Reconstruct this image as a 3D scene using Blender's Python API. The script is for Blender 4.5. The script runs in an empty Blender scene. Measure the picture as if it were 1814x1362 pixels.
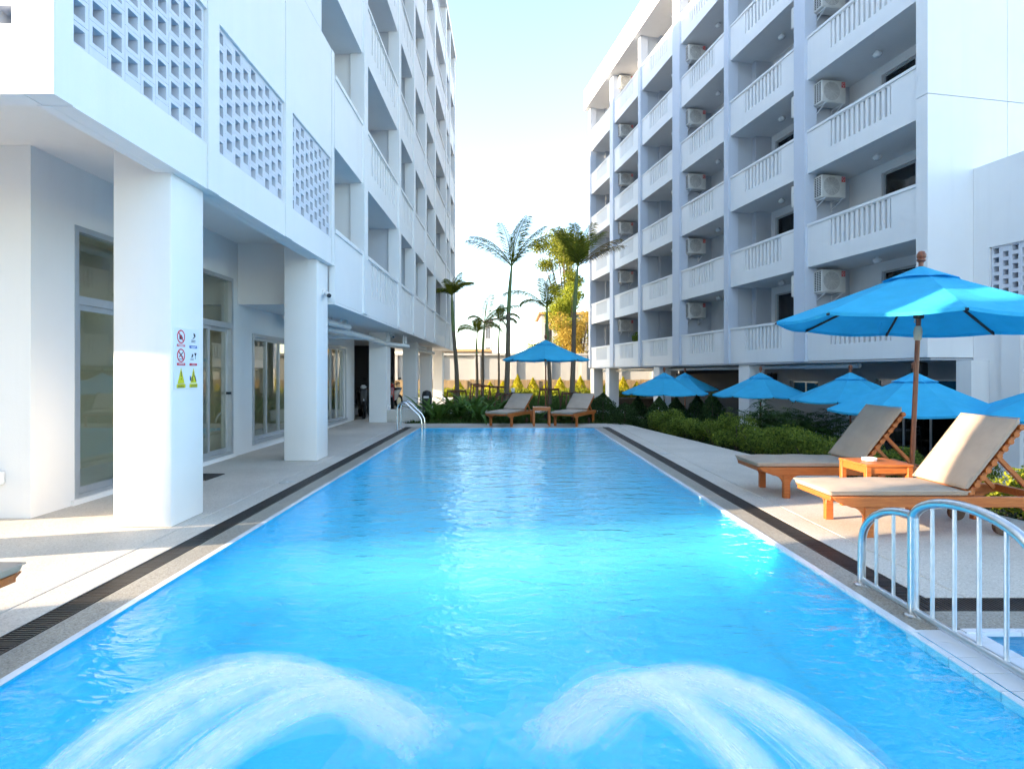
import bpy, math, random
import numpy as np
from mathutils import Vector, Matrix
random.seed(7); RNG = np.random.default_rng(7)
R = math.radians
S = bpy.context.scene
COL = S.collection

# ------------------------------------------------------------------ camera
CAM_H = 1.4
cam_d = bpy.data.cameras.new('camera'); cam = bpy.data.objects.new('camera', cam_d); COL.objects.link(cam)
cam.location = (0, 0, CAM_H); cam.rotation_euler = (R(90), 0, 0)
cam_d.sensor_width = 36; cam_d.lens = 36 * 1000 / 1814
cam_d.shift_x = (907 - 902) / 1814; cam_d.shift_y = -(681 - 661) / 1814
cam_d.clip_start = 0.02; cam_d.clip_end = 3000
S.camera = cam
# ------------------------------------------------------------------ sky, sun, exposure
SUN_EL = 15.5
TRAVEL = Vector((1, 0.25, 0)).normalized() * math.cos(R(SUN_EL)) + Vector((0, 0, -math.sin(R(SUN_EL))))
W = bpy.data.worlds.new('World'); S.world = W; W.use_nodes = True
wn = W.node_tree.nodes; wl = W.node_tree.links
sky = wn.new('ShaderNodeTexSky'); sky.sky_type = 'NISHITA'; sky.sun_disc = False
sky.sun_elevation = R(SUN_EL); sky.sun_rotation = math.atan2(-TRAVEL.x, -TRAVEL.y)
sky.air_density = 1.0; sky.dust_density = 0.6; sky.ozone_density = 1.2
bg = wn['Background']; bg.inputs['Strength'].default_value = 0.15
wl.new(sky.outputs[0], bg.inputs[0])
sun_d = bpy.data.lights.new('sun', 'SUN'); sun_d.energy = 3.2; sun_d.angle = R(0.5); sun_d.color = (1, 0.82, 0.60)
sun = bpy.data.objects.new('sun', sun_d); COL.objects.link(sun)
sun.rotation_euler = TRAVEL.to_track_quat('-Z', 'Y').to_euler(); sun.location = (-30, -10, 30)
S.view_settings.view_transform = 'Standard'; S.view_settings.look = 'None'
S.view_settings.exposure = 2.48; S.view_settings.gamma = 1
S.cycles.max_bounces = 8; S.cycles.diffuse_bounces = 4; S.cycles.glossy_bounces = 3
S.cycles.transmission_bounces = 6; S.cycles.transparent_max_bounces = 64; S.cycles.use_adaptive_sampling = True; S.cycles.adaptive_threshold = 0.03
S.cycles.caustics_reflective = False; S.cycles.caustics_refractive = False
S.cycles.volume_bounces = 3; S.cycles.sample_clamp_indirect = 6; S.cycles.use_denoising = True

# ------------------------------------------------------------------ materials
MATS = {}
def new_mat(name):
    m = bpy.data.materials.new(name); m.use_nodes = True
    MATS[name] = m
    nt = m.node_tree
    return m, nt, nt.nodes['Principled BSDF'], nt.nodes['Material Output']
def N(nt, t, **kw):
    n = nt.nodes.new(t)
    for k, v in kw.items():
        if k in n.inputs: n.inputs[k].default_value = v
        else: setattr(n, k, v)
    return n
def ramp(nt, fac, stops):
    r = nt.nodes.new('ShaderNodeValToRGB'); e = r.color_ramp.elements
    while len(e) < len(stops): e.new(0.5)
    for el, (p, c) in zip(e, stops): el.position = p; el.color = (*c, 1)
    nt.links.new(fac, r.inputs[0]); return r.outputs[0]
def coords(nt, scale=(1, 1, 1), world=True):
    if world: g = nt.nodes.new('ShaderNodeNewGeometry').outputs['Position']
    else: g = nt.nodes.new('ShaderNodeTexCoord').outputs['Object']
    mp = nt.nodes.new('ShaderNodeMapping'); mp.inputs['Scale'].default_value = scale
    nt.links.new(g, mp.inputs[0]); return mp.outputs[0]
def noise(nt, vec, scale, detail=3, rough=0.5, dist=0.0):
    n = nt.nodes.new('ShaderNodeTexNoise'); n.inputs['Scale'].default_value = scale; n.inputs['Detail'].default_value = detail
    n.inputs['Roughness'].default_value = rough; n.inputs['Distortion'].default_value = dist
    nt.links.new(vec, n.inputs['Vector']); return n.outputs['Fac']
def bump(nt, h, strength, dist, nrm=None):
    b = nt.nodes.new('ShaderNodeBump'); b.inputs['Strength'].default_value = strength; b.inputs['Distance'].default_value = dist
    nt.links.new(h, b.inputs['Height'])
    if nrm: nt.links.new(nrm, b.inputs['Normal'])
    return b.outputs[0]
def mix3(nt, fac, a, b):
    m = nt.nodes.new('ShaderNodeMix'); m.data_type = 'RGBA'
    if isinstance(fac, float): m.inputs[0].default_value = fac
    else: nt.links.new(fac, m.inputs[0])
    for s, v in ((6, a), (7, b)):
        if isinstance(v, tuple): m.inputs[s].default_value = (*v, 1)
        else: nt.links.new(v, m.inputs[s])
    return m.outputs[2]

def simple(name, c, rough=0.5, metal=0.0, var=0.12, scale=6.0, world=False, bmp=0.0, bscale=60, spec=0.5, stretch=(1, 1, 1)):
    m, nt, p, o = new_mat(name)
    v = coords(nt, stretch, world)
    f = noise(nt, v, scale, 4, 0.6)
    lo = tuple(max(0, x * (1 - var)) for x in c); hi = tuple(min(1, x * (1 + var)) for x in c)
    nt.links.new(ramp(nt, f, [(0.3, lo), (0.7, hi)]), p.inputs['Base Color'])
    p.inputs['Roughness'].default_value = rough; p.inputs['Metallic'].default_value = metal
    p.inputs['Specular IOR Level'].default_value = spec
    if bmp: nt.links.new(bump(nt, noise(nt, v, bscale, 3), bmp, 0.01), p.inputs['Normal'])
    return m

def plaster(name, c, streak=0.10):
    m, nt, p, o = new_mat(name)
    v = coords(nt, (1, 1, 1)); vs = coords(nt, (2.2, 2.2, 0.12))
    a = noise(nt, v, 0.5, 4, 0.6); b = noise(nt, vs, 1.6, 5, 0.65)
    lo = tuple(x * (1 - streak) for x in c)
    c1 = mix3(nt, ramp(nt, a, [(0.35, (0, 0, 0)), (0.7, (1, 1, 1))]), tuple(x * (1 - streak * 0.5) for x in c), c)
    c2 = mix3(nt, ramp(nt, b, [(0.52, (0, 0, 0)), (0.8, (0.6, 0.6, 0.6))]), c1, lo)
    nt.links.new(c2, p.inputs['Base Color'])
    p.inputs['Roughness'].default_value = 0.75; p.inputs['Specular IOR Level'].default_value = 0.25
    nt.links.new(bump(nt, noise(nt, v, 45, 4, 0.6), 0.12, 0.01), p.inputs['Normal'])
    return m
plaster('plaster_white', (0.83, 0.815, 0.80))
plaster('plaster_screen', (0.68, 0.69, 0.74))
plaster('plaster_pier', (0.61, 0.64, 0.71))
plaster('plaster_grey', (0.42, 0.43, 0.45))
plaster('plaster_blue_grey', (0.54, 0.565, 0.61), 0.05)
plaster('plaster_cream', (0.44, 0.42, 0.39))
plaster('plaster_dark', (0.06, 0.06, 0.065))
plaster('interior_beige', (0.76, 0.67, 0.48), 0.03)

def pebble(name, cols, scale, rough=0.7, dark=0.0):
    m, nt, p, o = new_mat(name)
    v = coords(nt)
    vo = nt.nodes.new('ShaderNodeTexVoronoi'); vo.inputs['Scale'].default_value = scale; nt.links.new(v, vo.inputs['Vector'])
    sep = nt.nodes.new('ShaderNodeSeparateColor'); nt.links.new(vo.outputs['Color'], sep.inputs[0])
    n = len(cols); base = ramp(nt, sep.outputs[0], [(i / (n - 1), c) for i, c in enumerate(cols)])
    big = noise(nt, v, 0.9, 5, 0.65)
    col = mix3(nt, ramp(nt, big, [(0.4, (0, 0, 0)), (0.75, (0.35, 0.35, 0.35))]), base, tuple(x * 0.6 for x in cols[0]))
    nt.links.new(col, p.inputs['Base Color'])
    p.inputs['Roughness'].default_value = rough; p.inputs['Specular IOR Level'].default_value = 0.35
    nt.links.new(bump(nt, vo.outputs['Distance'], -0.35, 0.004), p.inputs['Normal'])
    return m
pebble('pebble_wash', [(0.47, 0.41, 0.34), (0.63, 0.56, 0.48), (0.57, 0.51, 0.44), (0.69, 0.63, 0.55)], 110)
pebble('pebble_coping', [(0.20, 0.18, 0.15), (0.40, 0.35, 0.28), (0.30, 0.27, 0.23), (0.46, 0.42, 0.36)], 120, 0.45)
pebble('soil', [(0.06, 0.045, 0.03), (0.09, 0.065, 0.045), (0.12, 0.09, 0.06)], 40, 0.95)
pebble('paving', [(0.30, 0.29, 0.28), (0.36, 0.35, 0.34), (0.33, 0.32, 0.31)], 12, 0.85)
pebble('path_concrete', [(0.50, 0.47, 0.42), (0.56, 0.53, 0.48), (0.53, 0.50, 0.46)], 40, 0.85)

def wood(name, c1, c2, axis=(1, 14, 14), rough=0.42):
    m, nt, p, o = new_mat(name)
    v = coords(nt, axis, False)
    f = noise(nt, v, 5.0, 6, 0.62, 0.6)
    nt.links.new(ramp(nt, f, [(0.3, c1), (0.72, c2)]), p.inputs['Base Color'])
    p.inputs['Roughness'].default_value = rough
    nt.links.new(bump(nt, f, 0.15, 0.004), p.inputs['Normal'])
    return m
wood('teak', (0.38, 0.092, 0.016), (0.56, 0.17, 0.034))
wood('pole_wood', (0.16, 0.045, 0.018), (0.28, 0.085, 0.035), (14, 14, 1), 0.35)
wood('dark_wood', (0.05, 0.025, 0.015), (0.09, 0.045, 0.025), (10, 10, 1), 0.5)
wood('stake_wood', (0.10, 0.045, 0.025), (0.17, 0.08, 0.045), (10, 10, 1), 0.8)
wood('fence_wood', (0.24, 0.16, 0.085), (0.40, 0.28, 0.15), (8, 8, 1), 0.85)
wood('palm_bark', (0.10, 0.08, 0.055), (0.21, 0.17, 0.12), (4, 4, 18), 0.9)
wood('palm_green', (0.10, 0.15, 0.05), (0.18, 0.24, 0.08), (4, 4, 10), 0.6)
wood('tree_bark', (0.08, 0.06, 0.04), (0.15, 0.11, 0.08), (6, 6, 2), 0.9)

def fabric(name, c, trans=0.0, tc=None, scale=900, wr=0.25):
    m, nt, p, o = new_mat(name)
    v = coords(nt, (1, 1, 1), False)
    f = noise(nt, v, 5, 4, 0.6)
    col = ramp(nt, f, [(0.25, tuple(x * 0.88 for x in c)), (0.75, tuple(min(1, x * 1.06) for x in c))])
    nt.links.new(col, p.inputs['Base Color']); p.inputs['Roughness'].default_value = 0.85
    p.inputs['Specular IOR Level'].default_value = 0.2
    wrk = noise(nt, v, 7, 3, 0.5); wv = noise(nt, v, scale, 1)
    nt.links.new(bump(nt, wrk, wr, 0.03, bump(nt, wv, 0.2, 0.001)), p.inputs['Normal'])
    if trans:
        tr = N(nt, 'ShaderNodeBsdfTranslucent'); tr.inputs[0].default_value = (*(tc or c), 1)
        mx = N(nt, 'ShaderNodeMixShader'); mx.inputs[0].default_value = trans
        nt.links.new(p.outputs[0], mx.inputs[1]); nt.links.new(tr.outputs[0], mx.inputs[2]); nt.links.new(mx.outputs[0], o.inputs[0])
    return m
fabric('canopy_blue', (0.06, 0.52, 0.82), 0.28, (0.01, 0.42, 0.85), wr=0.55)
fabric('cushion_beige', (0.46, 0.355, 0.275), wr=0.25)
fabric('curtain', (0.06, 0.05, 0.085))
fabric('rope_cloth', (0.62, 0.55, 0.40))

simple('aluminium', (0.52, 0.54, 0.56), 0.4, 0.6, 0.05)
simple('white_metal', (0.72, 0.72, 0.72), 0.4, 0, 0.04)
simple('pvc_white', (0.70, 0.71, 0.72), 0.35, 0, 0.06)
simple('ac_white', (0.66, 0.64, 0.60), 0.45, 0, 0.07)
simple('ac_grille', (0.42, 0.40, 0.38), 0.6, 0, 0.1)
simple('ac_dark', (0.03, 0.03, 0.035), 0.6)
simple('sticker_red', (0.62, 0.06, 0.05), 0.4)
simple('black_plastic', (0.016, 0.015, 0.016), 0.45, 0, 0.2)
simple('grate_plastic', (0.030, 0.026, 0.024), 0.42, 0, 0.3)
simple('drain_black', (0.008, 0.008, 0.009), 0.8)
simple('tyre', (0.012, 0.012, 0.012), 0.8)
simple('bike_white', (0.75, 0.75, 0.72), 0.25)
simple('bike_red', (0.30, 0.03, 0.03), 0.25)
simple('bike_dark', (0.03, 0.03, 0.035), 0.3)
simple('steel', (0.66, 0.67, 0.68), 0.28, 1.0, 0.06, 20)
simple('chrome', (0.78, 0.79, 0.80), 0.10, 1.0, 0.03)
simple('lime_plastic', (0.30, 0.50, 0.02), 0.4)
simple('red_pot', (0.30, 0.03, 0.03), 0.5)
simple('terracotta', (0.28, 0.13, 0.08), 0.8)
simple('ceramic_white', (0.80, 0.80, 0.80), 0.2, 0, 0.02)
simple('tile_white', (0.74, 0.76, 0.79), 0.22, 0, 0.06, 3)
simple('grout', (0.45, 0.46, 0.48), 0.8)
simple('sign_white', (0.74, 0.78, 0.84), 0.35, 0, 0.02)
simple('sign_red', (0.62, 0.02, 0.04), 0.35)
simple('sign_blue', (0.02, 0.09, 0.42), 0.35)
simple('sign_yellow', (0.62, 0.60, 0.02), 0.35)
simple('sign_black', (0.02, 0.02, 0.03), 0.35)
simple('mat_rubber', (0.025, 0.024, 0.024), 0.95, 0, 0.3, 30, False, 0.5, 200)
simple('shelf_beige', (0.42, 0.36, 0.27), 0.6)
simple('roof_orange', (0.55, 0.30, 0.13), 0.8)
simple('wicker', (0.42, 0.28, 0.10), 0.7, 0, 0.3, 40)

def leaf(name, c1, c2, tr=0.35):
    m, nt, p, o = new_mat(name)
    v = coords(nt)
    f = noise(nt, v, 3.0, 4, 0.7)
    oi = nt.nodes.new('ShaderNodeNewGeometry')
    rnd = nt.nodes.new('ShaderNodeMath'); rnd.operation = 'ADD'; nt.links.new(oi.outputs['Random Per Island'], rnd.inputs[0]); nt.links.new(f, rnd.inputs[1])
    hf = nt.nodes.new('ShaderNodeMath'); hf.operation = 'MULTIPLY'; hf.inputs[1].default_value = 0.5; nt.links.new(rnd.outputs[0], hf.inputs[0])
    c = ramp(nt, hf.outputs[0], [(0.25, c1), (0.75, c2)])
    nt.links.new(c, p.inputs['Base Color']); p.inputs['Roughness'].default_value = 0.6; p.inputs['Specular IOR Level'].default_value = 0.15
    t = N(nt, 'ShaderNodeBsdfTranslucent'); nt.links.new(c, t.inputs[0])
    mx = N(nt, 'ShaderNodeMixShader'); mx.inputs[0].default_value = tr
    nt.links.new(p.outputs[0], mx.inputs[1]); nt.links.new(t.outputs[0], mx.inputs[2]); nt.links.new(mx.outputs[0], o.inputs[0])
leaf('leaf_hedge', (0.03, 0.062, 0.010), (0.25, 0.31, 0.045))
leaf('leaf_fan', (0.02, 0.055, 0.014), (0.10, 0.17, 0.04))
leaf('leaf_dark', (0.016, 0.040, 0.013), (0.07, 0.12, 0.032))
leaf('leaf_gold', (0.36, 0.33, 0.015), (0.58, 0.50, 0.03))
leaf('leaf_lime', (0.13, 0.17, 0.015), (0.36, 0.37, 0.03))
leaf('leaf_palm', (0.065, 0.085, 0.008), (0.20, 0.215, 0.022), 0.35)
leaf('leaf_palm_dry', (0.16, 0.12, 0.04), (0.28, 0.20, 0.08), 0.3)
leaf('leaf_tree', (0.09, 0.12, 0.012), (0.26, 0.26, 0.03))
leaf('leaf_autumn', (0.32, 0.20, 0.035), (0.52, 0.38, 0.07))
leaf('leaf_strap', (0.035, 0.085, 0.014), (0.11, 0.21, 0.035), 0.3)
leaf('grass', (0.035, 0.075, 0.014), (0.09, 0.15, 0.03), 0.2)
leaf('leaf_red', (0.16, 0.02, 0.02), (0.30, 0.05, 0.04))

def sym_fresnel(nt, ior, nrm):
    """Fresnel for a thin sheet: the same from either side"""
    g = nt.nodes.new('ShaderNodeNewGeometry'); mr = N(nt, 'ShaderNodeMapRange'); nt.links.new(g.outputs['Backfacing'], mr.inputs[0])
    mr.inputs[3].default_value = ior; mr.inputs[4].default_value = 1 / ior
    fr = nt.nodes.new('ShaderNodeFresnel'); nt.links.new(mr.outputs[0], fr.inputs['IOR']); nt.links.new(nrm, fr.inputs['Normal']); return fr
def water_mat(name, tint, rip=1.0):
    m, nt, p, o = new_mat(name); nt.nodes.remove(p)
    v = coords(nt, (1, 1.3, 1))
    vb = coords(nt, (1, 1.9, 1))
    h1 = noise(nt, vb, 3.2, 3, 0.55, 0.4); h2 = noise(nt, v, 13, 3, 0.55, 0.6); h3 = noise(nt, v, 0.7, 2, 0.5)
    ad = N(nt, 'ShaderNodeMath', operation='MULTIPLY_ADD'); nt.links.new(h2, ad.inputs[0]); ad.inputs[1].default_value = 0.22; nt.links.new(h1, ad.inputs[2])
    ad2 = N(nt, 'ShaderNodeMath', operation='MULTIPLY_ADD'); nt.links.new(h3, ad2.inputs[0]); ad2.inputs[1].default_value = 1.3; nt.links.new(ad.outputs[0], ad2.inputs[2])
    nrm = bump(nt, ad2.outputs[0], 0.40 * rip, 0.06)
    fr = sym_fresnel(nt, 1.33, nrm)
    tr = N(nt, 'ShaderNodeBsdfTransparent'); tr.inputs[0].default_value = (*tint, 1)
    gl = N(nt, 'ShaderNodeBsdfGlossy', Roughness=0.03); gl.inputs[0].default_value = (1, 1, 1, 1); nt.links.new(nrm, gl.inputs['Normal'])
    mx = N(nt, 'ShaderNodeMixShader'); nt.links.new(fr.outputs[0], mx.inputs[0])
    nt.links.new(tr.outputs[0], mx.inputs[1]); nt.links.new(gl.outputs[0], mx.inputs[2]); nt.links.new(mx.outputs[0], o.inputs[0])
water_mat('pool_water', (0.42, 0.90, 1.0))
_nt = MATS['pool_water'].node_tree; _v = N(_nt, 'ShaderNodeVolumeScatter', Density=0.9, Anisotropy=0.0); _v.inputs['Color'].default_value = (0.82, 0.95, 1.0, 1)
_nt.links.new(_v.outputs[0], _nt.nodes['Material Output'].inputs['Volume'])
water_mat('kid_water', (0.62, 0.90, 0.97))

def pool_tile(name, c):
    m, nt, p, o = new_mat(name)
    v = coords(nt)
    br = N(nt, 'ShaderNodeTexBrick', Scale=1.0); br.offset = 0.0
    br.inputs['Mortar Size'].default_value = 0.004; br.inputs['Brick Width'].default_value = 0.1; br.inputs['Row Height'].default_value = 0.1
    nt.links.new(v, br.inputs['Vector'])
    br.inputs['Color1'].default_value = (*c, 1); br.inputs['Color2'].default_value = (*[x * 0.96 for x in c], 1); br.inputs['Mortar'].default_value = (*[min(1, x * 1.06 + 0.01) for x in c], 1)
    nt.links.new(br.outputs[0], p.inputs['Base Color']); p.inputs['Roughness'].default_value = 0.4
    p.subsurface_method = 'BURLEY'; p.inputs['Subsurface Weight'].default_value = 1.0; p.inputs['Subsurface Radius'].default_value = (1, 1, 1); p.inputs['Subsurface Scale'].default_value = 0.5
pool_tile('pool_tile', (0.08, 0.72, 0.98))
pool_tile('kid_tile', (0.22, 0.52, 0.70))

def glass(name, tint, rough=0.0, refl=1.0):
    m, nt, p, o = new_mat(name); nt.nodes.remove(p)
    v = coords(nt); nrm = bump(nt, noise(nt, v, 1.5, 1), 0.02, 0.02); fr = sym_fresnel(nt, 1.5, nrm)
    tr = N(nt, 'ShaderNodeBsdfTransparent'); tr.inputs[0].default_value = (*tint, 1)
    gl = N(nt, 'ShaderNodeBsdfGlossy', Roughness=rough); gl.inputs[0].default_value = (1, 1, 1, 1); nt.links.new(nrm, gl.inputs['Normal'])
    sc = N(nt, 'ShaderNodeMath', operation='MULTIPLY'); sc.inputs[1].default_value = refl; sc.use_clamp = True; nt.links.new(fr.outputs[0], sc.inputs[0])
    mx = N(nt, 'ShaderNodeMixShader'); nt.links.new(sc.outputs[0], mx.inputs[0])
    nt.links.new(tr.outputs[0], mx.inputs[1]); nt.links.new(gl.outputs[0], mx.inputs[2]); nt.links.new(mx.outputs[0], o.inputs[0])
glass('glass_door', (0.92, 0.94, 0.91), 0, 1.2); glass('glass_dark', (0.35, 0.38, 0.42), 0, 1.6)

def foam_mat(name, alpha, col=(0.9, 0.95, 1.0), ns=18):
    m, nt, p, o = new_mat(name)
    p.inputs['Base Color'].default_value = (*col, 1); p.inputs['Roughness'].default_value = 0.6
    t = N(nt, 'ShaderNodeBsdfTranslucent'); t.inputs[0].default_value = (*col, 1)
    a = N(nt, 'ShaderNodeMixShader'); a.inputs[0].default_value = 0.5; nt.links.new(p.outputs[0], a.inputs[1]); nt.links.new(t.outputs[0], a.inputs[2])
    tr = N(nt, 'ShaderNodeBsdfTransparent')
    v = coords(nt); f = noise(nt, v, ns, 4, 0.65)
    mr = N(nt, 'ShaderNodeMapRange'); nt.links.new(f, mr.inputs[0]); mr.inputs[1].default_value = 0.35; mr.inputs[2].default_value = 0.75; mr.inputs[3].default_value = alpha * 0.3; mr.inputs[4].default_value = alpha
    b = N(nt, 'ShaderNodeMixShader'); nt.links.new(mr.outputs[0], b.inputs[0]); nt.links.new(tr.outputs[0], b.inputs[1]); nt.links.new(a.outputs[0], b.inputs[2])
    nt.links.new(b.outputs[0], o.inputs[0])
foam_mat('jet_water', 0.40, (0.97, 0.98, 1.0)); foam_mat('jet_soft', 0.20, (0.97, 0.98, 1.0)); foam_mat('foam', 0.55, (0.85, 0.93, 1.0), 25)

# ------------------------------------------------------------------ mesh builder
BOXF = [(0, 3, 2, 1), (4, 5, 6, 7), (0, 1, 5, 4), (1, 2, 6, 5), (2, 3, 7, 6), (3, 0, 4, 7)]
class MB:
    def __init__(s): s.v = []; s.f = []
    def add(s, vs, fs):
        b = len(s.v); s.v.extend(tuple(x) for x in vs); s.f.extend(tuple(i + b for i in f) for f in fs); return s
    def box(s, x0, x1, y0, y1, z0, z1, M=None):
        x0, x1 = min(x0, x1), max(x0, x1); y0, y1 = min(y0, y1), max(y0, y1); z0, z1 = min(z0, z1), max(z0, z1)
        vs = [(x0, y0, z0), (x1, y0, z0), (x1, y1, z0), (x0, y1, z0), (x0, y0, z1), (x1, y0, z1), (x1, y1, z1), (x0, y1, z1)]
        if M: vs = [M @ Vector(q) for q in vs]
        return s.add(vs, BOXF)
    def bar(s, p0, p1, w, h, up=(0, 0, 1)):
        p0 = Vector(p0); p1 = Vector(p1); d = (p1 - p0); L = d.length; d.normalize()
        u = Vector(up); sd = d.cross(u)
        if sd.length < 1e-4: sd = d.cross(Vector((1, 0, 0)))
        sd.normalize(); u = sd.cross(d)
        M = Matrix((( d.x, sd.x, u.x, p0.x), (d.y, sd.y, u.y, p0.y), (d.z, sd.z, u.z, p0.z), (0, 0, 0, 1)))
        return s.box(0, L, -w / 2, w / 2, -h / 2, h / 2, M)
    def tube(s, pts, r, n=8, cap=True):
        pts = [Vector(p) for p in pts]; k = len(pts)
        rs = r if isinstance(r, (list, tuple)) else [r] * k
        b = len(s.v); t0 = (pts[1] - pts[0]).normalized()
        a = t0.cross(Vector((0, 0, 1)));
        if a.length < 1e-3: a = t0.cross(Vector((1, 0, 0)))
        a.normalize()
        for i, p in enumerate(pts):
            t = (pts[min(i + 1, k - 1)] - pts[max(i - 1, 0)]).normalized()
            a = (a - t * a.dot(t)); a.normalize(); c = t.cross(a)
            for j in range(n):
                an = 2 * math.pi * j / n
                s.v.append(tuple(p + (a * math.cos(an) + c * math.sin(an)) * rs[i]))
        for i in range(k - 1):
            for j in range(n):
                j2 = (j + 1) % n
                s.f.append((b + i * n + j, b + i * n + j2, b + (i + 1) * n + j2, b + (i + 1) * n + j))
        if cap:
            s.f.append(tuple(b + j for j in reversed(range(n)))); s.f.append(tuple(b + (k - 1) * n + j for j in range(n)))
        return s
    def lathe(s, prof, n=16, c=(0, 0, 0)):
        b = len(s.v)
        for r, z in prof:
            for j in range(n):
                a = 2 * math.pi * j / n; s.v.append((c[0] + r * math.cos(a), c[1] + r * math.sin(a), c[2] + z))
        for i in range(len(prof) - 1):
            for j in range(n):
                j2 = (j + 1) % n; s.f.append((b + i * n + j, b + i * n + j2, b + (i + 1) * n + j2, b + (i + 1) * n + j))
        s.f.append(tuple(b + j for j in reversed(range(n)))); s.f.append(tuple(b + (len(prof) - 1) * n + j for j in range(n)))
        return s
    def prism(s, poly, z0, z1, M=None):
        n = len(poly); vs = [(x, y, z0) for x, y in poly] + [(x, y, z1) for x, y in poly]
        if M: vs = [M @ Vector(q) for q in vs]
        fs = [tuple(reversed(range(n))), tuple(range(n, 2 * n))] + [(i, (i + 1) % n, n + (i + 1) % n, n + i) for i in range(n)]
        return s.add(vs, fs)
    def wall_x(s, x0, x1, y0, y1, z0, z1, ops=()):
        ys = sorted({y0, y1, *[o[0] for o in ops], *[o[1] for o in ops]}); ys = [y for y in ys if y0 <= y <= y1]
        for a, b in zip(ys, ys[1:]):
            cuts = sorted((o[2], o[3]) for o in ops if o[0] <= a + 1e-6 and o[1] >= b - 1e-6)
            z = z0
            for c0, c1 in cuts:
                if c0 > z + 1e-6: s.box(x0, x1, a, b, z, c0)
                z = max(z, c1)
            if z < z1 - 1e-6: s.box(x0, x1, a, b, z, z1)
        return s
    def mesh(s, name, mat, smooth=False):
        me = bpy.data.meshes.new(name); me.from_pydata(s.v, [], s.f); me.materials.append(MATS[mat])
        if smooth:
            me.polygons.foreach_set('use_smooth', [True] * len(me.polygons)); me.set_sharp_from_angle(angle=R(40))
        me.update(); return me
    def build(s, name, mat, parent=None, smooth=False, bevel=0, seg=2, kind=None):
        o = bpy.data.objects.new(name, s.mesh(name, mat, smooth)); COL.objects.link(o)
        if parent: o.parent = parent
        if bevel:
            m = o.modifiers.new('bevel', 'BEVEL'); m.width = bevel; m.segments = seg; m.limit_method = 'ANGLE'; m.angle_limit = R(35)
            o.data.polygons.foreach_set('use_smooth', [True] * len(o.data.polygons)); o.data.set_sharp_from_angle(angle=R(60)) if seg < 2 else None
        if kind: o['kind'] = kind
        return o
def obj(me, name, parent=None, loc=None, rot=None):
    o = bpy.data.objects.new(name, me); COL.objects.link(o)
    if parent: o.parent = parent
    if loc: o.location = loc
    if rot: o.rotation_euler = rot
    return o
def tag(o, label=None, cat=None, group=None, kind=None):
    for k, v in (('label', label), ('category', cat), ('group', group), ('kind', kind)):
        if v: o[k] = v
    return o
def thing(name, label, cat, loc=(0, 0, 0), rz=0.0, group=None):
    o = bpy.data.objects.new(name, None); COL.objects.link(o); o.location = loc; o.rotation_euler = (0, 0, rz)
    o.empty_display_size = 0.2
    return tag(o, label, cat, group)
def copy_tree(o, parent=None):
    c = o.copy(); COL.objects.link(c); c.parent = parent
    for ch in o.children: copy_tree(ch, c)
    return c
def struct(mb, name, mat, **kw):
    o = mb.build(name, mat, **kw); o['kind'] = 'structure'; return o
class Off(MB):
    """world coordinates, stored relative to an origin"""
    def __init__(s, org): super().__init__(); s.org = Vector(org)
    def mesh(s, name, mat, smooth=False):
        s.v = [(x - s.org.x, y - s.org.y, z - s.org.z) for x, y, z in s.v]; return super().mesh(name, mat, smooth)

# ------------------------------------------------------------------ ground, deck, pool
GZ = -1.3
PL, PR, PF, PN = -2.28, 2.17, 14.4, -4.0         # pool left, right, far, near
gm = MB()
gx = [-700, -14, 1.9, 900]
# the big ground sheet, left open where the pool basin is dug
gm.add([(-900, -900, GZ), (900, -900, GZ), (900, -6, GZ), (-900, -6, GZ)], [(0, 1, 2, 3)])
gm.add([(-900, 16, GZ), (900, 16, GZ), (900, 1500, GZ), (-900, 1500, GZ)], [(0, 1, 2, 3)])
gm.add([(-900, -6, GZ), (-3, -6, GZ), (-3, 16, GZ), (-900, 16, GZ)], [(0, 1, 2, 3)])
gm.add([(2.9, -6, GZ), (900, -6, GZ), (900, 16, GZ), (2.9, 16, GZ)], [(0, 1, 2, 3)])
struct(gm, 'ground', 'paving')
EDGE = lambda y: 4.16 - 0.163 * (y - 9.8)          # outer edge of the right-hand deck
DL0, DL1 = -2.71, -2.54                             # left drain
DR0, DR1 = 2.42, 2.60
deck = tag(bpy.data.objects.new('pool_deck', None), kind='structure'); COL.objects.link(deck)
def slab(poly, mat='pebble_wash', z1=0.0, z0=-1.35, name='deck_slab', parent=deck, bevel=0.006):
    return MB().prism(poly, z0, z1).build(name, mat, parent, bevel=bevel, seg=1)
slab([(-16, -6), (-2.972, -6), (-2.972, 17.0), (-16, 17.0)])
slab([(-2.964, -6), (DL0, -6), (DL0, PF + 0.35), (-2.964, PF + 0.35)])
slab([(-16, 17.005), (-2.98, 17.005), (-2.98, 33), (-16, 33)], z1=-0.02, mat='path_concrete')
slab([(-2.964, PF + 0.355), (DR1 + 0.1, PF + 0.355), (DR1 + 0.1, 15.75), (-2.964, 15.75)])
slab([(DR1, 3.53), (2.846, 3.53), (2.846, PF + 0.35), (DR1, PF + 0.35)])
slab([(2.854, 3.53), (EDGE(3.53), 3.53), (EDGE(16.3), 16.3), (DR1 + 0.105, 16.3), (DR1 + 0.105, PF + 0.355), (2.854, PF + 0.355)])
for x, y, lab in ((2.72, 9.86, 'small round skimmer lid in the right deck near the drain'), (-2.85, 7.25, 'small round lid in the left deck between the columns')):
    t = thing('skimmer_lid', lab, 'lid', (x, y, 0.0005)); MB().lathe([(0.10, 0), (0.10, 0.004), (0.085, 0.006), (0.01, 0.006)], 24).build('lid', 'path_concrete', t, True); MB().lathe([(0.018, 0.0055), (0.018, 0.009), (0.002, 0.0095)], 10).build('knob', 'steel', t, True)
cop = MB()
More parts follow.
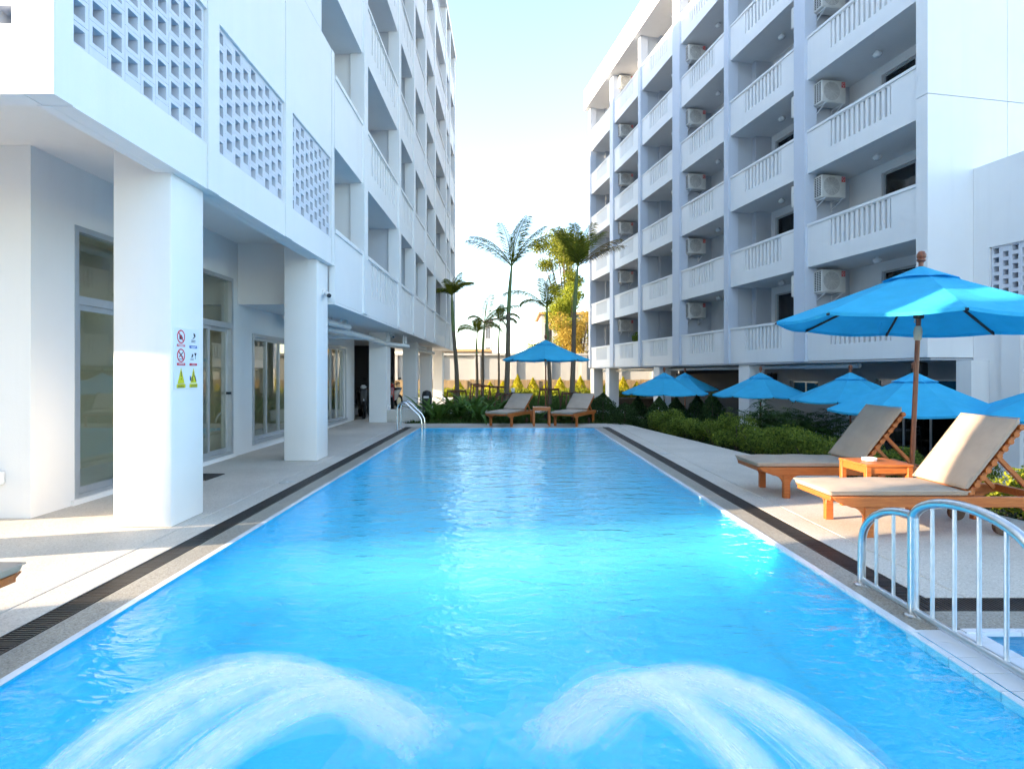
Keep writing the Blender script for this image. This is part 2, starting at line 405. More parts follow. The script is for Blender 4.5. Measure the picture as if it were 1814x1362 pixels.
for poly in ([(DL1, -4), (PL - 0.05, -4), (PL - 0.05, PF + 0.05), (DL1, PF + 0.05)],
             [(DL1, PF + 0.055), (DR0, PF + 0.055), (DR0, PF + 0.35), (DL1, PF + 0.35)],
             [(PR + 0.05, 3.10), (5.15, 3.10), (5.15, 3.34), (DR0, 3.34), (DR0, PF + 0.05), (PR + 0.05, PF + 0.05)]):
    slab(poly, 'pebble_coping', -0.004, -1.35, 'coping')
# basin
def basin(x0, x1, y0, y1, zt, zb, r):
    """one skin: walls run into the floor through a wide fillet"""
    m = MB(); rings = []
    prof = [(0.0, zt), (0.0, zb + r)] + [(r * (1 - math.cos(t)), zb + r * (1 - math.sin(t))) for t in np.linspace(0, math.pi / 2, 9)[1:]]
    for d, z in prof:
        b = len(m.v); m.v += [(x0 + d, y0 + d, z), (x1 - d, y0 + d, z), (x1 - d, y1 - d, z), (x0 + d, y1 - d, z)]; rings.append(b)
    for a_, b_ in zip(rings, rings[1:]):
        for j in range(4): k = (j + 1) % 4; m.f.append((a_ + j, b_ + j, b_ + k, a_ + k))
    e = rings[-1]; m.f.append((e, e + 1, e + 2, e + 3)); return m
struct(basin(PL, PR + 0.04, PN, PF, -0.001, -0.45, 0.43), 'pool_basin', 'pool_tile', smooth=True)
struct(MB().box(PL - 0.05, PL - 0.002, PN, PF + 0.05, -1.3, -0.021).box(PR + 0.042, PR + 0.05, 3.10, PF + 0.05, -1.3, -0.021).box(PL, PR, PF + 0.002, PF + 0.05, -1.3, -0.021), 'pool_shell', 'grout')
# white edge tiles, one by one
edge = tag(bpy.data.objects.new('pool_edge', None), kind='structure'); COL.objects.link(edge)
tl = MB().box(-0.024, 0.024, 0.003, 0.297, -0.02, 0.002).mesh('edge_tile', 'tile_white')
for i in range(40):
    y = PF + 0.05 - 0.3 * (i + 1)
    if y > 0.9: obj(tl, 'edge_tile', edge, (PL - 0.025, y, 0))
    if y > 2.9: obj(tl, 'edge_tile', edge, (PR + 0.025, y, 0))
tx = MB().box(0.003, 0.297, -0.024, 0.024, -0.02, 0.002).mesh('edge_tile', 'tile_white')
for i in range(14): obj(tx, 'edge_tile', edge, (PL + 0.02 + i * 0.3, PF + 0.025, 0))
wt = MB().box(-0.093, 0.093, 0.002, 0.148, -0.05, 0).mesh('edge_tile', 'tile_white')
struct(MB().box(PR + 0.052, 2.46, PN, 3.098, -1.4, -0.03), 'pool_divider', 'grout')
for i in range(16):
    y = 3.095 - 0.15 * (i + 1)
    obj(wt, 'edge_tile', edge, (PR + 0.097, y, -0.004 + random.uniform(-.001, .001)))
    obj(wt, 'edge_tile', edge, (PR + 0.097 + 0.19, y, -0.004 + random.uniform(-.001, .001)))
for i in range(9): obj(tx, 'edge_tile', edge, (2.47 + i * 0.3, 3.072, 0))
# water
struct(MB().box(PL - 0.012, PR + 0.049, PN - 0.01, PF + 0.012, -0.8, -0.012), 'pool_water', 'pool_water')
kb = MB().box(2.46, 5.2, -3, 3.05, -0.5, -0.45).box(5.15, 5.2, -3, 3.09, -0.45, -0.02).box(2.46, 5.15, 3.05, 3.098, -1.0, -0.021)
struct(kb, 'shallow_pool_basin', 'kid_tile')
struct(MB().add([(2.46, -3, 0), (5.15, -3, 0), (5.15, 3.05, 0), (2.46, 3.05, 0)], [(0, 1, 2, 3)]), 'shallow_pool_water', 'kid_water').location.z = -0.03
struct(MB().box(2.46, 2.469, -3, 3.05, -0.5, -0.03), 'shallow_pool_wall', 'kid_tile')

# drain gratings: channel, edge strips and cross bars
def grating(name, label, p0, p1, w, near=110):
    p0 = Vector(p0); p1 = Vector(p1); d = p1 - p0; L = d.length
    g = thing(name, label, 'drain grate', p0, math.atan2(d.y, d.x))
    MB().box(0, L, -w / 2, w / 2, -0.10, -0.055).build('channel', 'drain_black', g)
    for sgn in (-1, 1):
        MB().box(0, L, sgn * (w / 2 - 0.008), sgn * (w / 2 - 0.001), -0.05, -0.002).build('edge_strip', 'grate_plastic', g)
    MB().box(0, L, -0.008, 0.008, -0.05, -0.014).build('spine', 'grate_plastic', g)
    pitch = 0.024; n = int(L / pitch)
    sm = MB().box(-0.006, 0.006, -w / 2 + 0.009, w / 2 - 0.009, -0.03, -0.004).mesh('slat', 'grate_plastic')
    st = MB()
    for i in range(n):
        x = (i + 0.5) * pitch
        if i < near: obj(sm, 'slat', g, (x, 0, random.uniform(-.001, .001)))
        else: st.box(x - 0.006, x + 0.006, -w / 2 + 0.009, w / 2 - 0.009, -0.03, -0.004)
    if st.v: st.build('slats', 'grate_plastic', g, kind='stuff')
grating('drain_grate', 'long black slatted drain grate beside the left edge of the pool', ((DL0 + DL1) / 2, 1.9, 0), ((DL0 + DL1) / 2, PF + 0.34, 0), DL1 - DL0, 130)
grating('drain_grate', 'long black slatted drain grate between the pool and the sun loungers', ((DR0 + DR1) / 2, 3.53, 0), ((DR0 + DR1) / 2, PF + 0.34, 0), DR1 - DR0, 100)
grating('drain_grate', 'short black slatted drain grate across the deck behind the steel fence', (DR0, 3.435, 0), (5.1, 3.435, 0), 0.185, 100)

# garden, path, planter strip
struct(MB().prism([(-2.975, 15.76), (3.0, 15.76), (3.2, 16.31), (EDGE(16.3) + 1.6, 16.31), (4.6, 24), (4.4, 33), (14, 33), (14, 60), (-40, 60), (-40, 33.01), (-2.975, 33.01)], -1.34, -0.08), 'garden_ground', 'soil')
struct(MB().prism([(-2.97, 19.6), (4.3, 18.4), (4.4, 21.6), (-2.97, 22.6)], -0.2, -0.05), 'garden_path', 'path_concrete')
struct(MB().prism([(EDGE(2) + 0.004, 2), (EDGE(2) + 1.5, 2), (EDGE(16.3) + 1.5, 16.3), (EDGE(16.3) + 0.004, 16.3)], -1.34, -0.14), 'planter_bed', 'soil')

# ------------------------------------------------------------------ balcony helper
FH = 2.62
def balcony(root, xf, sg, y0, y1, z, h, slots, joined, mat='plaster_white', fill=0.54):
    """parapet in the plane x=xf (sg = direction outwards), spanning y0..y1; slots=(ya,yb,n) or None"""
    x0, x1 = xf, xf - sg * 0.10
    m = MB(); zs0, zs1 = z + 0.42, z + h - 0.10
    if slots:
        ya, yb, n = slots
        m.box(x0, x1, y0, y1, z, zs0); m.box(x0, x1, y0, ya, zs0, z + h - 0.07); m.box(x0, x1, yb, y1, zs0, z + h - 0.07)
        m.box(x0, x1, ya, yb, zs1, z + h - 0.07)
    else: m.box(x0, x1, y0, y1, z, z + h - 0.07)
    o = m.build('balcony', mat, root)
    MB().box(xf + sg * 0.025, xf - sg * 0.125, y0, y1, z + h - 0.07, z + h).build('handrail', mat, o)
    if slots:
        pitch = (yb - ya) / n; bw = pitch * fill
        key = ('bal', round(bw, 3), round(zs1 - zs0, 3), mat)
        if joined:
            j = MB()
            for i in range(n): c = ya + (i + 0.5) * pitch; j.box(xf - sg * 0.012, xf - sg * 0.09, c - bw / 2, c + bw / 2, zs0, zs1)
            j.build('balusters', mat, o, kind='stuff')
        else:
            if key not in MATS:
                MATS[key] = MB().box(-0.039, 0.039, -bw / 2, bw / 2, 0, zs1 - zs0).mesh('baluster', mat)
            for i in range(n): obj(MATS[key], 'baluster', o, (xf - sg * 0.051, ya + (i + 0.5) * pitch, zs0))
    return o
lampm = MB().lathe([(0.05, 0), (0.055, -0.03), (0.10, -0.05), (0.11, -0.09), (0.07, -0.15), (0.01, -0.165)], 12).mesh('ceiling_lamp', 'ceramic_white', True)

def window(root, x, sg, y0, y1, z0, z1, n=2, gl='glass_dark', frame='aluminium', curt=True, sill=False):
    """sliding window set in a wall whose outside faces sg*x; one frame, n panes"""
    t = 0.05; f = MB()
    f.box(x - 0.03, x + 0.03, y0, y0 + t, z0, z1).box(x - 0.03, x + 0.03, y1 - t, y1, z0, z1).box(x - 0.03, x + 0.03, y0 + t, y1 - t, z0, z0 + t).box(x - 0.03, x + 0.03, y0 + t, y1 - t, z1 - t, z1)
    w = (y1 - y0 - 2 * t) / n
    for i in range(1, n): f.box(x - 0.028, x + 0.028, y0 + t + i * w - 0.025, y0 + t + i * w + 0.025, z0 + t, z1 - t)
    o = f.build('window', frame, root)
    for i in range(n):
        a = y0 + t + i * w + (0.025 if i else 0); b = y0 + t + (i + 1) * w - (0.025 if i < n - 1 else 0)
        MB().box(x - 0.004, x + 0.004, a, b, z0 + t, z1 - t).build('pane', gl, o)
    if curt:
        c = MB(); k = int((y1 - y0) / 0.06); pts = []
        for i in range(k + 1):
            yy = y0 + (y1 - y0) * i / k; pts.append((x - sg * (0.16 + 0.035 * math.sin(i * 1.9) + 0.01 * random.random()), yy))
        b = len(c.v); c.v += [(px, py, z0) for px, py in pts] + [(px, py, z1) for px, py in pts]
        c.f += [(i, i + 1, k + 2 + i, k + 1 + i) for i in range(k)]
        c.build('curtain', 'curtain', o)
    return o

# ------------------------------------------------------------------ right hotel building
RB = thing('hotel_building', 'white six-storey hotel block with balconies and air conditioners right of the pool', 'building', (8.99, 12.39, 0), math.atan(0.1833))
BW = 3.72; NB = 6; Z0 = 1.74; PH = 1.21; BD = 1.45
finw = [0.30, 0.46, 0.28, 0.62, 0.28, 0.50, 0.30]
roofz = Z0 + 6 * FH
wl_ops = []
for i in range(NB):
    for k in range(6):
        fz = Z0 + k * FH + 0.14
        a, b = (0.55, 2.50) if i % 2 == 0 else (1.35, 3.2)
        wl_ops.append((i * BW + a, i * BW + b, fz + 0.75 if i % 2 == 0 else fz + 0.05, fz + 2.24))
MB().wall_x(BD, BD + 0.2, 0, NB * BW, Z0, roofz, wl_ops).build('back_wall', 'plaster_white', RB)
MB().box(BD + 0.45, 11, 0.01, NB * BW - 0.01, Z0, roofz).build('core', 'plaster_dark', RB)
for o in wl_ops: window(RB, BD + 0.10, -1, *o)
fl = MB()
for k in range(6): MB().box(0.10, BD, 0, NB * BW, Z0 + k * FH, Z0 + k * FH + 0.14).build('floor_slab', 'plaster_white', RB)
for i in range(NB + 1):
    y = i * BW; w = finw[i]
    if i == 0: continue
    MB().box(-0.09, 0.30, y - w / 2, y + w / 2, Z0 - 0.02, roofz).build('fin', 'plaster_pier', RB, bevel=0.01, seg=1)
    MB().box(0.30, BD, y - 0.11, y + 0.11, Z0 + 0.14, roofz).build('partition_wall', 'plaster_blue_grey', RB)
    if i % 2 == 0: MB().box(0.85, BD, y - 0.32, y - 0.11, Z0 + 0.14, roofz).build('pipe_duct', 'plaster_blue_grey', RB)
for i in range(NB):
    for k in range(6):
        y0 = i * BW + finw[i] / 2; y1 = (i + 1) * BW - finw[i + 1] / 2
        if i == 0: y0 = 0.0
        balcony(RB, 0.0, -1, y0, y1, Z0 + k * FH, PH, (i * BW + (0.72 if i == 0 else 0.9), i * BW + (2.62 if i == 0 else 2.72), 12 if i == 0 else 10), i >= 4 or k == 5)
        obj(lampm, 'ceiling_lamp', RB, (0.75, i * BW + 1.9, Z0 + (k + 1) * FH))
# roof
MB().box(-0.32, 11.2, -0.3, NB * BW + 0.35, roofz, roofz + 0.16).build('roof_slab', 'plaster_white', RB)
MB().box(-0.32, -0.12, -0.3, NB * BW + 0.35, roofz + 0.16, roofz + 1.25).box(-0.12, 11.2, NB * BW + 0.15, NB * BW + 0.35, roofz + 0.16, roofz + 1.25).build('roof_parapet', 'plaster_white', RB, bevel=0.015, seg=1)
# near end wall, in courses with shadow joints
for a, b in ((Z0, 7.39), (7.405, 13.5), (13.515, roofz)):
    MB().box(-0.07, 2.0, -0.28, 0, a, b).build('end_wall', 'plaster_white', RB)
    MB().box(2.012, 11, -0.28, 0, a, b).build('end_wall', 'plaster_white', RB)
MB().box(NB and 0.3, 11, NB * BW + 0.15, NB * BW + 0.34, Z0, roofz).build('end_wall', 'plaster_white', RB)
# soffit pipe, undercroft
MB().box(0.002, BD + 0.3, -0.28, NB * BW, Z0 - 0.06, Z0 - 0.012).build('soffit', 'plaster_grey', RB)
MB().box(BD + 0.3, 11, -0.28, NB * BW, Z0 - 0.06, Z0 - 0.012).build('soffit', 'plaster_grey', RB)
MB().tube([(0.5, 2.2, Z0 - 0.14), (0.5, 21.5, Z0 - 0.22)], 0.055, 8).build('drain_pipe', 'pvc_white', RB, True)
MB().tube([(0.5, 4.2, Z0 - 0.15), (0.5, 2.2, Z0 - 0.14)], 0.07, 8).build('drain_pipe', 'pvc_white', RB, True)
for y in (6.6, 13.3, 19.6, 22.2):
    MB().box(0.05, 0.62, y - 0.3, y + 0.3, GZ, Z0 - 0.06).build('column', 'plaster_white', RB, bevel=0.01, seg=1)
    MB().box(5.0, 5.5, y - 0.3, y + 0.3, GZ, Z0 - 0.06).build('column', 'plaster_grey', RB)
g_ops = [(5.9, 7.28, 0.5, 1.13), (0.25, 3.6, GZ, 1.25)]
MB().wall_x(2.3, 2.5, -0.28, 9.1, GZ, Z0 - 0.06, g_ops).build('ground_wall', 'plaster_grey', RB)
window(RB, 2.4, -1, 5.9, 7.28, 0.5, 1.13, 2, 'glass_dark', 'aluminium', False)
window(RB, 2.4, -1, 0.25, 3.6, GZ, 1.25, 4, 'glass_dark', 'aluminium', False)
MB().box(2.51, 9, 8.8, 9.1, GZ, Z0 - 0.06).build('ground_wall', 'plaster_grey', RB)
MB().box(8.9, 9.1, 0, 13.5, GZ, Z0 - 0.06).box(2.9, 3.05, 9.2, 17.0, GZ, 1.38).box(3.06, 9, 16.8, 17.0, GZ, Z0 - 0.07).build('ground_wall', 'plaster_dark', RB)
MB().box(2.0, 2.3, -0.28, 0.2, GZ, Z0 - 0.06).build('ground_wall', 'plaster_white', RB)
# projecting stair wing, nearer the camera
WX = 1.1
MB().wall_x(WX, WX + 0.25, -6.0, -0.285, GZ, 5.7, [(-2.8, -0.62, 2.72, 4.06), (-3.3, -1.35, -0.1, 2.1)]).build('wing_wall', 'plaster_white', RB)
MB().box(WX + 0.26, 6, -0.5, -0.285, GZ, Z0 - 0.02).build('wing_wall', 'plaster_white', RB)
MB().box(WX + 1.2, WX + 1.4, -6, -0.51, GZ, 5.6).build('wing_wall', 'plaster_blue_grey', RB)
MB().box(WX, 6, -6.2, -6.0, GZ, 5.7).build('wing_wall', 'plaster_white', RB)
MB().box(WX - 0.002, 6, -6.2, -0.287, 5.7, 5.85).build('wing_roof', 'plaster_white', RB)
MB().box(0.65, WX - 0.002, -0.62, -0.285, GZ, Z0 - 0.07).build('pilaster', 'plaster_white', RB)
MB().box(WX - 0.1, WX - 0.002, -1.3, -0.95, GZ, 2.6).build('pilaster', 'plaster_white', RB)
window(RB, WX + 0.12, -1, -3.3, -1.35, -0.1, 2.1, 2, 'glass_dark', 'white_metal', True)
BLK = 0.19
def breeze(name='block', d=0.17, mat='plaster_screen'):
    """hollow square screen block in the yz plane, outside at x=0, depth along -x"""
    h = BLK / 2 - 0.0015; q = BLK / 2 * 0.62
    o = [(-h, -h), (h, -h), (h, h), (-h, h)]; i = [(-q, -q), (q, -q), (q, q), (-q, q)]
    vs = [(0, y, z) for y, z in o] + [(0, y, z) for y, z in i] + [(-d, y, z) for y, z in o] + [(-d, y, z) for y, z in i]
    fs = []
    for a in range(4):
        b = (a + 1) % 4
        fs += [(a, b, 4 + b, 4 + a), (4 + a, 4 + b, 12 + b, 12 + a), (8 + b, 8 + a, 12 + a, 12 + b), (8 + a, 8 + b, b, a)]
    return MB().add(vs, fs).mesh(name, mat)
blockm = breeze()
def half_block(d=0.17):
    return MB().box(-d, 0, -BLK / 2 + 0.0015, BLK / 2 - 0.0015, -BLK / 4 + 0.001, BLK / 4 - 0.001).mesh('block', 'plaster_screen')
halfm = half_block()
for c in range(11):
    for r in range(7):
        y = -0.62 - BLK * (c + 0.5) - 0.01; off = 0 if c % 2 == 0 else -BLK / 2
        z = 4.06 - BLK * (r + 0.5) + off
        if r == 6 and off: continue
        obj(blockm, 'block', RB, (WX + 0.05, y, z), (0, 0, math.pi))
    if c % 2:
        obj(halfm, 'block', RB, (WX + 0.05, -0.62 - BLK * (c + 0.5) - 0.01, 4.06 - BLK / 4), (0, 0, math.pi))

# things in and under the right building
def local_world(x, y, z):
    c, s = math.cos(RB.rotation_euler.z), math.sin(RB.rotation_euler.z)
    return (RB.location.x + x * c - y * s, RB.location.y + x * s + y * c, z)
RZ = RB.rotation_euler.z
sp = thing('loudspeaker', 'black box loudspeaker hanging under the right building soffit', 'loudspeaker', local_world(0.95, 0.9, 1.32), RZ + 0.3)
MB().box(-0.14, 0.14, -0.12, 0.12, 0, 0.34).build('cabinet', 'black_plastic', sp, bevel=0.02)
MB().box(-0.12, 0.12, -0.13, -0.12, 0.02, 0.32).build('front_grille', 'ac_dark', sp)
MB().tube([(0, 0, 0.34), (0, 0, 0.37)], 0.02, 8).build('bracket', 'black_plastic', sp)
sp2 = copy_tree(sp); sp2.location = local_world(2.15, 8.1, 1.05); sp2['label'] = 'black box loudspeaker on the grey wall beside the slatted window'
sp['group'] = sp2['group'] = 'black loudspeakers'
sh = thing('shelf_unit', 'beige open shelf unit behind the glass under the right building', 'shelf', local_world(2.95, 0.4, GZ), RZ)
for z in (0.42, 0.78, 1.12, 1.5, 1.9): MB().box(0, 0.35, 0, 2.6, z, z + 0.035).build('shelf_board', 'shelf_beige', sh)
for y in (0, 0.65, 1.3, 1.95, 2.57): MB().box(0.002, 0.348, y, y + 0.035, 0, 1.95).build('upright', 'shelf_beige', sh)
MB().box(0.352, 0.37, 0, 2.6, 0, 1.95).build('back_panel', 'plaster_dark', sh)

# ------------------------------------------------------------------ air conditioners
def make_ac():
    a = thing('air_conditioner', 'x', 'air conditioner')
    MB().box(-0.38, 0.38, -0.42, -0.09, 0, 0.62).build('casing', 'ac_white', a, bevel=0.02)
    MB().box(-0.36, 0.215, -0.432, -0.4195, 0.03, 0.59).build('front_panel', 'ac_white', a, bevel=0.008, seg=1)
    g = MB()
    for r in (0.06, 0.10, 0.14, 0.18, 0.22, 0.255):
        g.tube([(-0.075 + r * math.cos(t), -0.436, 0.31 + r * math.sin(t)) for t in np.linspace(0, 2 * math.pi, 25)], 0.0045, 4, False)
    for t in np.linspace(0, math.pi, 6, endpoint=False):
        c, s = math.cos(t) * 0.255, math.sin(t) * 0.255
        g.tube([(-0.075 - c, -0.438, 0.31 - s), (-0.075 + c, -0.438, 0.31 + s)], 0.004, 4)
    g.build('fan_grille', 'ac_white', a)
    MB().tube([(-0.075, -0.4335, 0.31), (-0.075, -0.4325, 0.31)], 0.26, 28).build('fan_opening', 'ac_grille', a)
    v = MB()
    for sx in (-0.3815,):
        for i in range(11):
            for j in range(3): v.box(sx - 0.002, sx + 0.002, -0.39 + j * 0.09, -0.33 + j * 0.09, 0.05 + i * 0.048, 0.08 + i * 0.048)
    v.build('side_vent', 'ac_dark', a)
    st = MB().box(0.245, 0.36, -0.4235, -0.4205, 0.44, 0.59).build('sticker', 'sticker_red', a)
    e = MB(); e.tube([(0.3025 + 0.035 * math.cos(t), -0.4255, 0.525 + 0.035 * math.sin(t)) for t in np.linspace(0.5, 2 * math.pi - 0.2, 16)], 0.005, 4)
    e.box(0.283, 0.322, -0.426, -0.4245, 0.462, 0.472).build('emblem', 'ceramic_white', st)
    for x in (-0.27, 0.27):
        b = MB(); b.bar((x, -0.02, -0.02), (x, -0.44, -0.02), 0.03, 0.03); b.bar((x, -0.02, -0.23), (x, -0.40, -0.04), 0.025, 0.02); b.box(x - 0.02, x + 0.02, -0.02, 0, -0.28, 0.02)
        b.build('bracket', 'white_metal', a)
    MB().tube([(0.38, -0.2, 0.35), (0.46, -0.18, 0.34), (0.5, -0.06, 0.42), (0.5, -0.03, 0.62)], 0.022, 6).build('hose', 'ac_grille', a, True)
    vv = MB()
    for z in (0.12, 0.24): vv.tube([(0.378, -0.2, z), (0.42, -0.2, z)], 0.02, 6)
    vv.build('valve', 'ac_dark', a)
    return a
ac0 = make_ac(); used = False
FLN = ['first', 'second', 'third', 'fourth', 'fifth', 'sixth']
BAYN = ['nearest', 'second', 'third', 'fourth', 'fifth', 'farthest']
for i in (0, 1, 2, 3, 4):
    for k in range(6):
        if i == 0 and k > 3 or i in (1,) and k > 4 or i == 3 and k > 4 or i == 2 and k > 4: continue
        o = ac0 if not used else copy_tree(ac0); used = True
        z = Z0 + (k + 1) * FH - 0.72
        if i % 2 == 0:
            o.location = local_world(0.58, (i + 1) * BW - 0.115, z); o.rotation_euler = (0, 0, RZ); face = 'facing the camera'
        else:
            o.location = local_world(0.47, i * BW + 0.155, z); o.rotation_euler = (0, 0, RZ + math.pi); face = 'turned away from the camera'
        tag(o, f'white air conditioner {face}, {FLN[k]} balcony level up, {BAYN[i]} balcony column', 'air conditioner', 'air conditioners on the right building')

# ------------------------------------------------------------------ left hotel building
LO = (-2.97, 9.6, 0)
LB = thing('hotel_building', 'tall white balcony block left of the pool with open ground floor', 'building', LO)
XL = -2.97; LZ = 2.62; LPH = 1.23
def lb(): return Off(LO)
fins = [11.55, 15.15, 17.5, 19.9, 22.4, 26.3, 28.0, 30.5]
lroof = LZ + 6 * FH
ys = [9.0] + fins
slotted = [False, True, True, False, False, True, True, False]
for k in range(6):
    z = LZ + k * FH
    lb().box(XL - 0.1, -4.6, (9.62 if k < 2 else 8.99), 30.5, z, z + 0.14).build('floor_slab', 'plaster_white', LB)
    for i, s in enumerate(slotted):
        a, b = ys[i] + 0.12, ys[i + 1] - 0.12
        if i == 0: a = 9.61 if k < 2 else 9.0
        # parapet
        x = XL
        ct = Vector(LO)
        zz = z
        n = 10 if (b - a) > 2.6 else 6
        sl = (a + 0.35 - LO[1], b - 0.35 - LO[1], n) if s else None
        bo = balcony(LB, 0.0, 1, a - LO[1], b - LO[1], zz, LPH, sl, i > 2, fill=0.70)
        if i < 6: obj(lampm, 'ceiling_lamp', LB, (-0.75, (a + b) / 2 + 0.35 - LO[1], z + FH))
for i, y in enumerate(fins):
    w = 0.28
    lb().box(XL + 0.05, XL - 0.25, y - w / 2, y + w / 2, LZ - 0.02, lroof).build('fin', 'plaster_white', LB, bevel=0.01, seg=1)
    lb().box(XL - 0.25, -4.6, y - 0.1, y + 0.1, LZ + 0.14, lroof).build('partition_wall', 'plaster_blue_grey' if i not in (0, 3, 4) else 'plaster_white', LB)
lb().box(-4.6, -11, 9.63, 30.5, LZ, 6.84).box(-4.6, -11, 9.0, 30.5, 6.841, lroof).build('core', 'plaster_white', LB)
lb().box(XL + 0.1, -11.1, 8.97, 30.75, lroof, lroof + 0.3).build('roof_slab', 'plaster_white', LB)
lb().box(XL - 0.002, -11, 9.62, 30.5, LZ - 0.05, LZ - 0.004).build('soffit', 'plaster_white', LB)
for y in (16.1, 21.2, 25.2, 29.6):
    lb().box(-3.5, -4.0, y, y + 0.55, -0.02, LZ - 0.05).build('column', 'plaster_white', LB, bevel=0.008, seg=1)
lb().box(-4.62, -4.82, 16.62, 16.84, 0, LZ - 0.05).build('ground_wall', 'plaster_white', LB)
lb().box(-4.82, -9.5, 16.64, 16.84, 0, LZ - 0.05).build('ground_wall', 'plaster_grey', LB)
lb().box(-9.31, -9.5, 16.84, 24.2, 0, LZ - 0.05).build('ground_wall', 'plaster_dark', LB)  # unseen side wall, lengthened to keep the sun out of the undercroft
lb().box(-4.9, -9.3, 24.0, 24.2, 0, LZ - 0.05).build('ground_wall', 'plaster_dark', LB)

GX = -4.62
# annex with breeze-block screens, first column row and glazed ground floor
AO = (-2.97, 3.68, 0)
AX = thing('hotel_annex', 'white annex with perforated block screens on square columns, left foreground', 'building', AO)
def ab(): return Off(AO)
scr = [(3.86, 5.57), (5.80, 7.51), (7.76, 9.47)]
SB, ST = 3.66, 3.66 + BLK * 7
ops = [(a, b, SB, ST) for a, b in scr]
# facade in panels with fine joints between them
cuts = [3.68, 3.855, 5.575, 5.795, 7.515, 7.755, 9.475, 9.6]
for a, b in zip(cuts, cuts[1:]):
    g = 0.006
    o = [q for q in ops if q[0] >= a - 0.01 and q[1] <= b + 0.01]
    solid = not o
    if solid: ab().box(XL + 0.0, XL - 0.16, a, b - g, 3.22, 6.83).build('wall_panel', 'plaster_white', AX)
    else:
        ab().wall_x(XL - 0.012, XL - 0.16, a, b - g, 3.22, SB).build('wall_panel', 'plaster_white', AX)
        ab().wall_x(XL - 0.012, XL - 0.16, a, b - g, ST, 6.83).build('wall_panel', 'plaster_white', AX)
ab().box(XL - 0.012, XL - 0.16, 3.68, 8.97, 6.836, 19.0).build('wall_panel', 'plaster_white', AX)
for a, b in scr:
    for c in range(9):
        y = a + BLK * (c + 0.5); odd = c % 2
        for r in range(7 - odd):
            z = SB + BLK * (r + 0.5) + (BLK / 2 if odd else 0)
            obj(blockm, 'block', AX, (XL - 0.045 - AO[0], y - AO[1], z))
        if odd:
            obj(halfm, 'block', AX, (XL - 0.045 - AO[0], y - AO[1], SB + BLK / 4)); obj(halfm, 'block', AX, (XL - 0.045 - AO[0], y - AO[1], ST - BLK / 4))
# front face towards the camera
ab().box(XL - 0.16, -3.17, 3.68, 3.84, 3.22, 19).build('wall_panel', 'plaster_white', AX)
ab().box(-3.176, -12, 3.685, 3.84, 3.22, SB).build('wall_panel', 'plaster_white', AX)
ab().box(-3.176, -3.235, 3.685, 3.84, SB, 19).build('wall_panel', 'plaster_white', AX)
ab().box(-3.235 - BLK * 9, -12, 3.685, 3.84, SB, 19).build('wall_panel', 'plaster_white', AX)
ab().box(-3.235, -3.235 - BLK * 9, 3.685, 3.84, ST, 19).build('wall_panel', 'plaster_white', AX)
for c in range(9):
    odd = c % 2
    for r in range(7 - odd):
        obj(blockm, 'block', AX, (-3.235 - BLK * (c + 0.5) - AO[0], 3.71 - AO[1], SB + BLK * (r + 0.5) + (BLK / 2 if odd else 0)), (0, 0, -math.pi / 2))
    if odd: obj(halfm, 'block', AX, (-3.235 - BLK * (c + 0.5) - AO[0], 3.71 - AO[1], SB + BLK / 4), (0, 0, -math.pi / 2))
ab().box(XL - 0.16, -12, 9.44, 9.6, 3.73, 6.83).build('wall_panel', 'plaster_white', AX)
ab().box(XL - 0.165, -12, 8.81, 8.965, 6.84, 19).build('wall_panel', 'plaster_white', AX)
ab().box(XL - 0.16, -12, 8.95, 9.44, 6.7, 6.83).build('roof_slab', 'plaster_white', AX)
ab().box(-3.9, -4.05, 3.85, 9.43, 3.75, 5.4).build('inner_wall', 'plaster_dark', AX)  # dark plaster puts the shade inside the screen holes into the colour
ab().box(-3.15, -12, 3.86, 9.43, 5.4, 5.6).build('upper_floor', 'plaster_white', AX)
ab().box(-4.5, -12, 4.0, 8.8, 18.8, 19.0).build('roof_slab', 'plaster_white', AX)
# beam and soffit under the screens
ab().box(XL - 0.165, XL - 0.25, 3.85, 9.43, 3.222, 3.60).build('beam', 'plaster_white', AX)
ab().box(XL - 0.25, -12, 3.845, 9.604, 3.60, 3.72).build('soffit', 'plaster_white', AX)
ab().box(XL - 0.16, GX + 0.001, 9.605, 9.62, LZ - 0.02, 3.6).build('beam', 'plaster_white', AX)
for y in (5.13, 9.02):
    ab().box(-3.07, -3.60, y, y + 0.54, 0, 3.60).build('column', 'plaster_white', AX, bevel=0.012)
ab().box(-6.15, -6.70, 3.69, 4.20, 0, 3.22).build('column', 'plaster_white', AX, bevel=0.012)
# ground floor wall with doors and windows
GX = -4.62
d_ops = [(6.00, 7.62, 0.06, 2.98), (8.0, 9.45, 0.06, 2.98), (10.2, 12.7, 0.19, 2.05), (14.2, 15.9, 0.15, 2.08)]
ab().wall_x(GX, GX - 0.2, 5.45, 9.6, 0, 3.6, d_ops[:2]).build('ground_wall', 'plaster_white', AX)
ab().wall_x(GX, GX - 0.2, 9.6, 16.62, 0, LZ - 0.05, d_ops[2:]).build('ground_wall', 'plaster_white', AX)
ab().box(GX - 0.2, -9.0, 5.45, 5.65, 0, 3.6).build('ground_wall', 'plaster_white', AX)
ab().box(-8.0, -8.3, 4.55, 5.45, 0, 3.6).build('ground_wall', 'plaster_white', AX)  # unseen wall return, added to keep the sun off the pier front
ab().box(GX - 0.2, GX - 0.5, 9.75, 9.9, 0.0, LZ - 0.06).build('inner_wall', 'interior_beige', AX)
ab().box(-6.2, -6.4, 5.65, 16.6, 0, 3.55).build('inner_wall', 'interior_beige', AX)
ab().box(GX - 0.21, -8.8, 5.66, 16.6, 0.005, 0.02).build('floor_finish', 'tile_white', AX)
